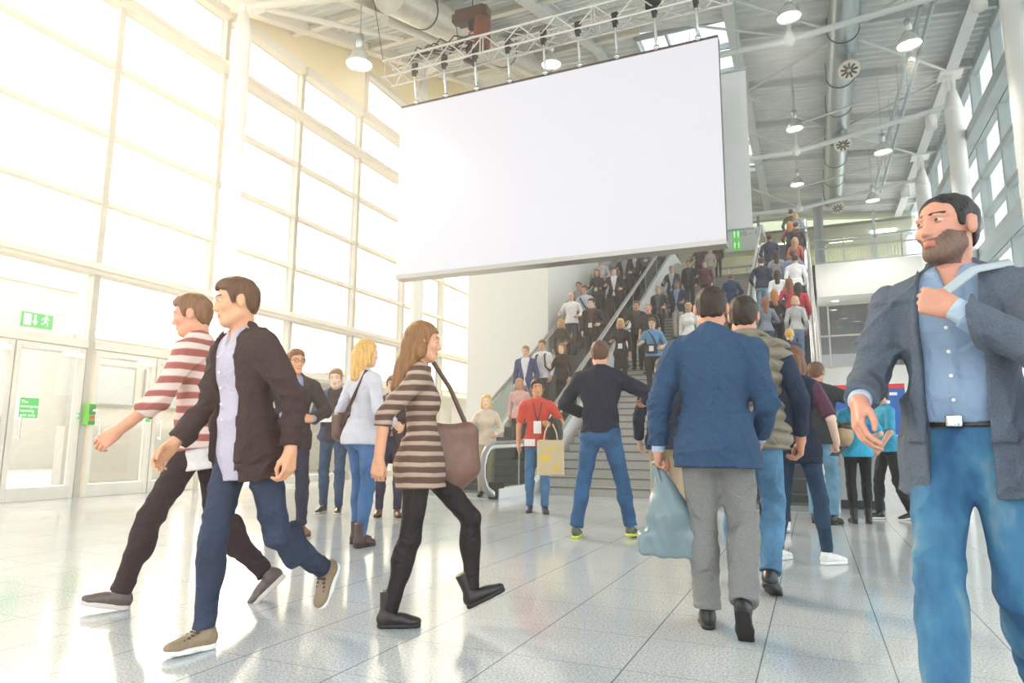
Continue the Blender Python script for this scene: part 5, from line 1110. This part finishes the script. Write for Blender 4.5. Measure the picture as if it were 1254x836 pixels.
# tan bag
b, J, tw, s = DM; c = np.array(tw(J['pel']+vec(.26, .02, .06))); bg = empty('waist_bag', c, R_(-14)); part('body', bg, [surface([ell((0, 0, -.05), (.085, .13, .14), None, .03)], .009)], cloth('#a98d5f', 'leather')); part('flap', bg, [surface([ell((.01, 0, .03), (.085, .12, .06), None, .03)], .009)], cloth('#3b3128', 'leather'))
g = MB(); q0 = np.array(tw(J['T'](-.1, -.1, .5)))-c; q1 = np.array(tw(J['T'](.1, -.155, .25)))-c; cc, ss = math.cos(R_(14)), math.sin(R_(14)); f_ = lambda v: (cc*v[0]-ss*v[1], ss*v[0]+cc*v[1], v[2]); g.path([f_(q0), f_(q1), (-.02, -.06, .06)], .014, 6, flat=(.5, 1.5)); g.build('strap', cloth('#4a3226', 'leather'), bg); tag(bg, 'round tan bag with dark flap at the charcoal jacket man\'s hip', 'bag')
# phone
w = wristw(WN, 'R', .1); g = MB(); g.box((-.035, -.006, -.07), (.035, .006, .07)); g.cur = 1; g.box((-.031, -.007, -.062), (.031, -.006, .062)); o = g.build('phone', [BLACK, mat('phone_glass', '#20262c', .1)], bev=.003); o.location = w; o.rotation_euler = (R_(60), 0, R_(40)); tag(o, 'dark phone held by the woman with plum sleeves', 'phone')
# blue bag over the shoulder of the grey blazer man
b, J, tw, s = BM; c = np.array(tw(J['T'](-.33, .06, .04))); bg = empty('carry_bag', c, R_(158)); mesh_obj('body', [surface([rbox(vec(0, .01, -.02), np.eye(3), (.05, .17, .19), .045, .02), ell((0, .01, -.12), (.07, .17, .11), None, .05)], .009, lambda F, X, Y, Z: F+.006*np.sin(26*Y+14*Z)+.004*np.sin(40*Z-20*Y))], [mat('bag_blue', '#1c4a9a', .35, bump=.1, bscale=20)], bg)
g = MB(); g.prism([(.0, .08), (.12, .07), (.12, -.02), (.03, -.02)], .045, .06); g.prism([(-.1, .1), (-.04, .11), (.06, -.1), (.03, -.11)], .045, .066); g.build('pale_print', mat('bag_print', '#b9c8dc', .5), bg)
hnd = np.array(tw(J['wrL']+J['hdL']*.06))-c; shd = np.array(tw(J['shL']+J['Rt']@vec(.03, -.02, .10)))-c; cc, ss = math.cos(R_(-158)), math.sin(R_(-158)); f_ = lambda v: (cc*v[0]-ss*v[1], ss*v[0]+cc*v[1], v[2])
g = MB(); g.path([(0, .1, .18), f_(hnd*.9+np.array([0, -.0, 0])), f_(hnd), f_(shd*.5+hnd*.5+np.array([0, -.04, .03])), f_(shd), f_(shd+np.array([.0, .16, -.12]))], .011, 6, flat=(.35, 1.4)); g.build('strap', mat('strap_grey', '#aab4b8', .5), bg); tag(bg, 'blue carry bag slung over the grey blazer man\'s shoulder', 'bag')
# spectacles
b, J, tw, s = GM; g = MB(); hcn = J['headc']; Rh = J['Rh']
A = lambda x, y, z: (hcn+Rh@vec(x, y, z))*s
for sg in (-1, 1):
    g.path([A(sg*.033+.023*math.cos(t), .104, .008+.017*math.sin(t)) for t in [k*math.pi/6 for k in range(13)]], .0025, 5); g.path([A(sg*.056, .102, .012), A(sg*.083, .06, .014), A(sg*.086, -.01, .012)], .0025, 5)
g.path([A(-.01, .106, .01), A(.01, .106, .01)], .0025, 5); g.build('glasses', BLACK, b)

# ================================================================== the crowd on stairs and escalators
def place(px, py, surf, ht, lanes=None):
    last = None; d = ray(px, py)
    for yv in np.arange(10.4, 33, .02):
        t = yv/d[1]; zr = CAM_H+d[2]*t; z, yy = surf(yv)
        if z+ht > zr: break
    xv = d[0]*yv/d[1]
    if lanes: xv = min(max(xv, lanes[0]), lanes[1])
    z, yy = surf(yv); return (xv*yy/yv if not lanes else xv, yy, z)
LE, ST_, RE = (esc_z, (-6.0, -5.05)), (stair_z, (-4.1, -1.8)), (esc_z, (-1.08, -.12))
DK, NV, BR = '#2b2527', '#2a3350', '#4a3126'
J_ = lambda c, n='jacket', k='blazer': (n, c, 'wool', 1.93, -.14, k)
def T1(c, n='shirt', sl=1.9, hem=-.06): return (n, c, 'smooth', sl, hem)
crowd = [
 # left escalator, coming down
 (605, 499, LE, 195, 'f', T1('#d9bfa4', 'blouse'), None, ('slim', '#c2a98a', 'smooth'), ('long', '#d8a862'), 'blonde woman in beige blouse leaning at the foot of the left escalator'),
 (632, 468, LE, 185, 'f', T1('#e3a59c', 'blouse'), None, ('slim', '#4a4048', 'smooth'), ('long', '#b98350'), 'woman in salmon pink blouse near the foot of the left escalator'),
 (640, 432, LE, 185, 'm', T1('#e9e6ea'), J_('#3f4d80'), ('slim', '#8a8a94', 'wool'), ('short', '#a2703f'), 'man in royal blue blazer and white shirt on the left escalator'),
 (661, 423, LE, 180, 'm', T1('#ece8ea'), None, ('slim', '#4a4650', 'wool'), ('short', '#7b4a30'), 'man in white shirt with dark backpack straps on the left escalator'),
 (691, 424, LE, 180, 'f', T1('#39282a', 'blouse'), None, ('skirt', '#2c2226', 'smooth'), ('long', '#9a6136'), 'woman with long auburn hair in dark blouse lowest by the inner handrail'),
 (684, 394, LE, 180, 'f', T1('#3b2c2a', 'blouse'), None, ('slim', '#2e2526', 'smooth'), ('long', '#d99a3e'), 'woman with golden hair in dark brown blouse against the white wall'),
 (697, 362, LE, 180, 'm', T1('#efece8'), None, ('slim', '#4a4552', 'wool'), ('bald', '#5a4436'), 'bald man in white shirt next to the white wall'),
 (708, 357, LE, 180, 'm', T1('#b9c4dc'), None, ('slim', '#3a3f55', 'wool'), ('short', '#6a452e'), 'man in pale blue shirt with a dark shoulder strap on the left escalator'),
 (722, 366, LE, 180, 'm', T1('#6a4a44'), J_('#3a2a2c', 'jacket', 'blazer'), ('slim', '#2f3350', 'denim'), ('short', '#3a251d'), 'dark haired man in dark open jacket wearing a badge by the handrail'),
 (715, 344, LE, 180, 'm', T1('#8d848a'), J_('#7c7276'), ('slim', '#3a3540', 'wool'), ('short', '#5a3524'), 'man in mid grey jacket above the pale blue shirt on the left escalator'),
 (729, 331, LE, 180, 'f', T1('#4a3a38', 'blouse'), None, ('slim', '#2b2228', 'smooth'), ('long', '#8a5a34'), 'woman with long brown hair in dark top wearing a badge'),
 (733, 318, LE, 180, 'm', T1('#cfc8cc'), None, ('slim', '#46404a', 'wool'), ('short', '#a57548'), 'light haired man in pale shirt near the top of the white wall'),
 (750, 328, LE, 180, 'm', T1('#f3f1f0'), J_('#3a2e34'), ('slim', '#2b2630', 'wool'), ('short', '#6a4a36'), 'tall man in dark suit and white shirt by the escalator handrail'),
 (751, 311, LE, 180, 'f', T1('#8f8a96', 'blouse'), None, ('slim', '#3a3038', 'smooth'), ('long', '#b07c42'), 'woman with honey blonde hair just below the screen edge'),
 (763, 309, LE, 180, 'm', T1('#a9a6b4'), J_('#332b36'), ('slim', '#2c2630', 'wool'), ('short', '#6a442e'), 'man in black jacket high on the left escalator under the screen'),
 (776, 306, LE, 180, 'f', T1('#e0d8d6', 'blouse'), J_('#3a3034', 'jacket'), ('slim', '#2c2630', 'smooth'), ('bob', '#8a5a3a'), 'woman in dark jacket and white blouse high on the left escalator'),
 (790, 300, LE, 180, 'm', T1('#2f6a4c'), None, ('slim', '#2c2a30', 'wool'), ('short', '#4a3226'), 'person in green top almost hidden by the screen bottom edge'),
 # stairs, coming down
 (758, 393, ST_, 182, 'f', T1('#231f22', 'dress', 1.9, -.4), None, ('skirt', '#2a2024', 'smooth'), ('long', '#e2c27c'), 'woman with platinum hair in black dress low on the stairs'),
 (797, 392, ST_, 180, 'm', T1('#5b95c8', 'shirt', .9), None, ('slim', '#2c2a33', 'wool'), ('short', '#5a3a2c'), 'man in bright blue polo shirt with camera on the stairs'),
 (793, 373, ST_, 180, 'm', T1('#3a3436', 't_shirt', .9), None, ('slim', '#2a2a30', 'wool'), ('crop', '#a5715a'), 'balding man in dark t-shirt behind the blue polo shirt'),
 (795, 351, ST_, 180, 'm', T1('#77777c'), J_('#4c484c'), ('slim', '#35323a', 'wool'), ('crop', '#9a7a66'), 'man in charcoal cardigan beside the escalator cladding'),
 (828, 346, ST_, 176, 'm', T1('#8fb6e2'), J_('#333f5e'), ('slim', '#d5cdbd', 'smooth'), ('short', '#8a6a52'), 'man in navy blazer, light blue shirt and cream trousers on the stairs'),
 (819, 326, ST_, 178, 'm', T1('#d2d6e0'), J_('#3f4860'), ('slim', '#3a3d4c', 'wool'), ('short', '#b8a898'), 'grey haired man in slate blazer on the stairs'),
 (843, 320, ST_, 180, 'm', T1('#4a4a55'), J_('#262833'), ('slim', '#2a2b36', 'wool'), ('short', '#6a4434'), 'man in black jacket beside the maroon sweater on the stairs'),
 (862, 320, ST_, 180, 'm', T1('#6a2a3c', 'sweater'), None, ('slim', '#3a2f3a', 'wool'), ('short', '#7b5b48'), 'man in maroon sweater on the stairs'),
 (842, 372, ST_, 170, 'f', T1('#eceae6', 'blouse'), None, ('slim', '#e2dcd2', 'smooth'), ('short', '#c8a878'), 'person in white peeping out beside the tweed jacket man\'s ear'),
 (843, 302, ST_, 180, 'm', T1('#7a2b2b'), J_('#221f22'), ('slim', '#26232a', 'wool'), ('short', '#2c1e1a'), 'man in black coat and red scarf colours near the top of the stairs'),
 (825, 303, ST_, 180, 'm', T1('#e4dfd8'), J_('#4a3a36'), ('slim', '#3a3034', 'wool'), ('short', '#3a2620'), 'person in brown jacket at the top of the stairs beneath the screen'),
 (863, 305, ST_, 180, 'f', T1('#cdbfa8', 'blouse'), None, ('slim', '#a89a8a', 'smooth'), ('long', '#d2b080'), 'woman in sand coloured top near the head of the stairs'),
 (878, 297, ST_, 180, 'f', T1('#7d2f30', 'blouse'), J_('#22242e', 'jacket', 'open'), ('slim', '#262430', 'smooth'), ('bob', '#3a2822'), 'woman in black jacket and red top at the head of the stairs'),
 (894, 334, ST_, 5, 'm', T1('#2e4f8c'), J_('#2c4d88', 'jacket', 'closed'), ('slim', '#26355e', 'wool'), ('crop', '#9a6a50'), 'man in cobalt blue suit climbing the stairs alone'),
 (778, 372, ST_, 180, 'm', T1('#544a4c'), J_('#3b3437'), ('slim', '#2d2a30', 'wool'), ('short', '#6a4a3a'), 'man in dark jacket tight against the left of the stairs'),
 # right escalator, going up
 (968, 256, RE, 0, 'm', T1('#6a6a55', 'sweater'), None, ('slim', '#3a3a40', 'wool'), ('short', '#3a2a22'), 'man in olive sweater standing highest on the right escalator'),
 (974, 261, RE, -8, 'f', T1('#aebfd2', 'blouse'), None, ('slim', '#33476b', 'denim'), ('bob', '#dcb680'), 'blonde woman in pale blue near the top of the right escalator'),
 (967, 271, RE, 0, 'f', T1('#6e2438', 'sweater'), None, ('slim', '#2d2a38', 'denim'), ('long', '#a8683e'), 'woman in burgundy sweater near the top of the right escalator'),
 (974, 273, RE, -6, 'm', T1('#26262c', 'sweater'), None, ('slim', '#2a3146', 'denim'), ('short', '#5a3426'), 'man in black sweater near the top of the right escalator'),
 (973, 291, RE, 0, 'f', T1('#e2685a', 'blouse'), None, ('slim', '#33415f', 'denim'), ('long', '#c79a6a'), 'woman in coral red top on the right escalator'),
 (942, 286, RE, 0, 'm', T1('#27345a', 'sweater'), None, ('slim', '#3e5a86', 'denim'), ('short', '#5a382a'), 'man in deep navy jumper with bag strap at the left side of the right escalator'),
 (970, 306, RE, 0, 'm', T1('#7d97c4'), None, ('slim', '#34435f', 'denim'), ('short', '#5a3a30'), 'man in mid blue shirt behind the coral red top'),
 (973, 315, RE, 0, 'm', T1('#f1f0f2'), None, ('slim', '#38425a', 'denim'), ('short', '#2c2428'), 'man in bright white shirt on the right escalator'),
 (931, 315, RE, 4, 'm', T1('#243050', 'sweater'), None, ('slim', '#7fa8bd', 'denim'), ('short', '#4a3630'), 'broad man in navy sweater and light jeans on the right escalator'),
 (950, 307, RE, 0, 'f', T1('#b5b3b4', 'cardigan'), None, ('slim', '#35323a', 'wool'), ('long', '#4c3028'), 'woman in grey cardigan with dark hair on the right escalator'),
 (951, 330, RE, 0, 'f', T1('#e9e8e8', 'blouse'), None, ('slim', '#3a4a6a', 'denim'), ('long', '#3c2424'), 'woman in white top with dark long hair on the right escalator'),
 (966, 344, RE, 4, 'f', T1('#c23a50', 'blouse'), None, ('slim', '#3a3c50', 'denim'), ('long', '#7a4a30'), 'woman in raspberry top with brown hair on the right escalator'),
 (977, 348, RE, -6, 'f', T1('#d42c3c', 'blouse'), None, ('slim', '#33364a', 'denim'), ('long', '#262024'), 'woman in scarlet top with black hair by the right handrail'),
 (973, 362, RE, 0, 'f', T1('#bcbab8', 'sweater'), None, ('slim', '#7d9cba', 'denim'), ('bob', '#c8a684'), 'woman in baggy light grey sweater on the right escalator'),
 (948, 358, RE, 10, 'f', T1('#2d2a30', 'blouse'), None, ('slim', '#2c2c38', 'denim'), ('long', '#b0713e'), 'woman in black top with copper hair on the right escalator'),
 (936, 370, RE, 10, 'f', T1('#7d8798', 'shirt'), None, ('slim', '#48597a', 'denim'), ('long', '#8a5a40'), 'woman in faded denim shirt at the lower left of the right escalator'),
 (966, 402, RE, -4, 'f', T1('#2b4370', 'sweater'), None, ('slim', '#2f4a75', 'denim'), ('pony', '#d8b060'), 'woman in indigo sweater with blonde ponytail low on the right escalator'),
]
TAKEN = []
for i, (px, py, (sf, lanes), fc, sex, tp, ou, lg, hr_, label) in enumerate(crowd):
    ht = rng.uniform(1.72, 1.82) if sex == 'm' else rng.uniform(1.62, 1.7)
    pos = place(px, py, sf, ht*.995, lanes); s_ = rng.uniform(-1, 1, 8)
    P = dict(sex=sex, girth=1+.06*s_[0], footL=(-.085, .03*s_[1], 0, 0, 6), footR=(.085, -.03*s_[1], 0, 0, -6), lean=2+2*s_[2], head=(10*s_[3], 5+4*s_[4], 0),
             handL=(-.05, .06+.12*(s_[5] > .3), -.5+.16*(s_[5] > .3)), handR=(.05, .06+.2*(s_[6] > .0), -.5+.26*(s_[6] > .0)), gap=.07, button=.1)
    best = None
    for dy in (0, .4, -.4, .8, -.8, 1.2):
        for dx in (0, .2, -.2, .4, -.4, .6, -.6):
            z2, y2 = sf(pos[1]+dy); x2 = min(max(pos[0]+dx, lanes[0]), lanes[1]); md = min([math.hypot(x2-a, (y2-b)*1.15) for a, b in TAKEN] or [9])
            cost = abs(dx)*1.2+abs(dy)+max(0, .5-md)*8
            if best is None or cost < best[0]: best = (cost, (x2, y2, z2))
    pos = best[1]; TAKEN.append(pos[:2])
    rec = person(label, pos, fc+6*s_[7], ht, P, 'far', tp, ou, lg, ('#231f20', None), hr_)
    if label.startswith(('man in white shirt with dark', 'man in pale blue shirt')):
        b, J, tw, sc = rec; g = MB()
        for sd in ((-1, 1) if 'backpack' in label else (1,)):
            g.path([J['T'](sd*.1, -.06, .54)*sc, J['T'](sd*.1, .11, .45)*sc, J['T'](sd*(.13 if 'backpack' in label else -.05), .14, .2)*sc, J['T'](sd*(.18 if 'backpack' in label else -.17), .03, .1)*sc], .022, 5)
        g.build('strap', cloth('#2d2a30', 'smooth'), b)
    if 'badge' in label or 'platinum' in label: worn_card(rec, .0, .12, .1, .12, .16, 'name_badge', 'white badge worn by the '+label.split(' in ')[0].replace('wearing a badge', '').strip()+{'dark haired man': ' near the handrail'}.get(label.split(' in ')[0], ' in dark clothes'))
    if 'camera' in label:
        c = np.array(rec[2](rec[1]['T'](0, .17, .1))); e = empty('camera_bag', c, R_(fc)); g = MB(); g.box((-.13, -.05, -.1), (.13, .05, .1)); g.build('body', cloth('#232125', 'leather'), e, bev=.02); g = MB(); g.box((-.05, .05, -.06), (.05, .055, .06)); g.build('label_card', mat('card_white', '#efe9e4', .5), e); g = MB(); g.path([(-.1, -.02, .08), (.0, -.06, .3), (.1, -.1, .42)], .016, 5); g.build('strap', cloth('#232125', 'leather'), e); tag(e, 'black bag with white card on the chest of the blue polo man', 'bag')

# ================================================================== daylight
w = bpy.data.worlds.new('sky'); SC.world = w; w.use_nodes = True; nt = w.node_tree; bg = nt.nodes['Background']; L = nt.links.new
tc = nt.nodes.new('ShaderNodeTexCoord'); sx = nt.nodes.new('ShaderNodeSeparateXYZ'); L(tc.outputs['Generated'], sx.inputs[0])
rp = nt.nodes.new('ShaderNodeValToRGB'); e = rp.color_ramp.elements; e[0].position = .0; e[0].color = (.72, .72, .70, 1); e[1].position = .45; e[1].color = (.86, .93, 1., 1)
n = rp.color_ramp.elements.new(.06); n.color = (1, .99, .96, 1)
L(sx.outputs['Z'], rp.inputs[0])
SUN = unit(vec(-.80, .52, .50))
dt = nt.nodes.new('ShaderNodeVectorMath'); dt.operation = 'DOT_PRODUCT'; dt.inputs[1].default_value = tuple(SUN); L(tc.outputs['Generated'], dt.inputs[0])
mr = nt.nodes.new('ShaderNodeMapRange'); mr.inputs[1].default_value = .70; mr.inputs[2].default_value = 1.0; mr.interpolation_type = 'SMOOTHSTEP'; L(dt.outputs['Value'], mr.inputs[0])
mx = nt.nodes.new('ShaderNodeMix'); mx.data_type = 'RGBA'; L(mr.outputs[0], mx.inputs[0]); L(rp.outputs[0], mx.inputs[6]); mx.inputs[7].default_value = (2.6, 2.15, 1.6, 1)
L(mx.outputs[2], bg.inputs['Color']); bg.inputs['Strength'].default_value = 2.6
s = bpy.data.lights.new('sun', 'SUN'); s.energy = 2.4; s.angle = R_(9); s.color = (1, .76, .5); so = bpy.data.objects.new('sun', s); COL.objects.link(so)
so.rotation_euler = Vector(tuple(SUN)).to_track_quat('Z', 'Y').to_euler()
cy = SC.cycles; cy.max_bounces = 8; cy.diffuse_bounces = 4; cy.glossy_bounces = 3; cy.transparent_max_bounces = 16; cy.sample_clamp_indirect = 6; cy.caustics_reflective = False; cy.caustics_refractive = False
SC.view_settings.view_transform = 'Standard'; SC.view_settings.look = 'None'; SC.view_settings.gamma = 1; SC.view_settings.use_curve_mapping = False; SC.view_settings.exposure = EXPO
# thin haze volume added to imitate the warm lens glare
hz = MB(); hz.box((XL+.02, -8.9, .001), (XR-.4, 35.8, 9.6)); ho = hz.build('haze', [])
hm = bpy.data.materials.new('haze'); hm.use_nodes = True; hm.node_tree.nodes.clear(); oo = hm.node_tree.nodes.new('ShaderNodeOutputMaterial'); vs = hm.node_tree.nodes.new('ShaderNodeVolumeScatter')
vs.inputs['Density'].default_value = .0095; vs.inputs['Anisotropy'].default_value = .72; vs.inputs['Color'].default_value = (1, .97, .93, 1); hm.node_tree.links.new(vs.outputs[0], oo.inputs['Volume']); ho.data.materials.append(hm)
tag(ho, 'thin haze added in the hall to stand for lens glare', 'haze', kind='structure')
cy.volume_bounces = 0
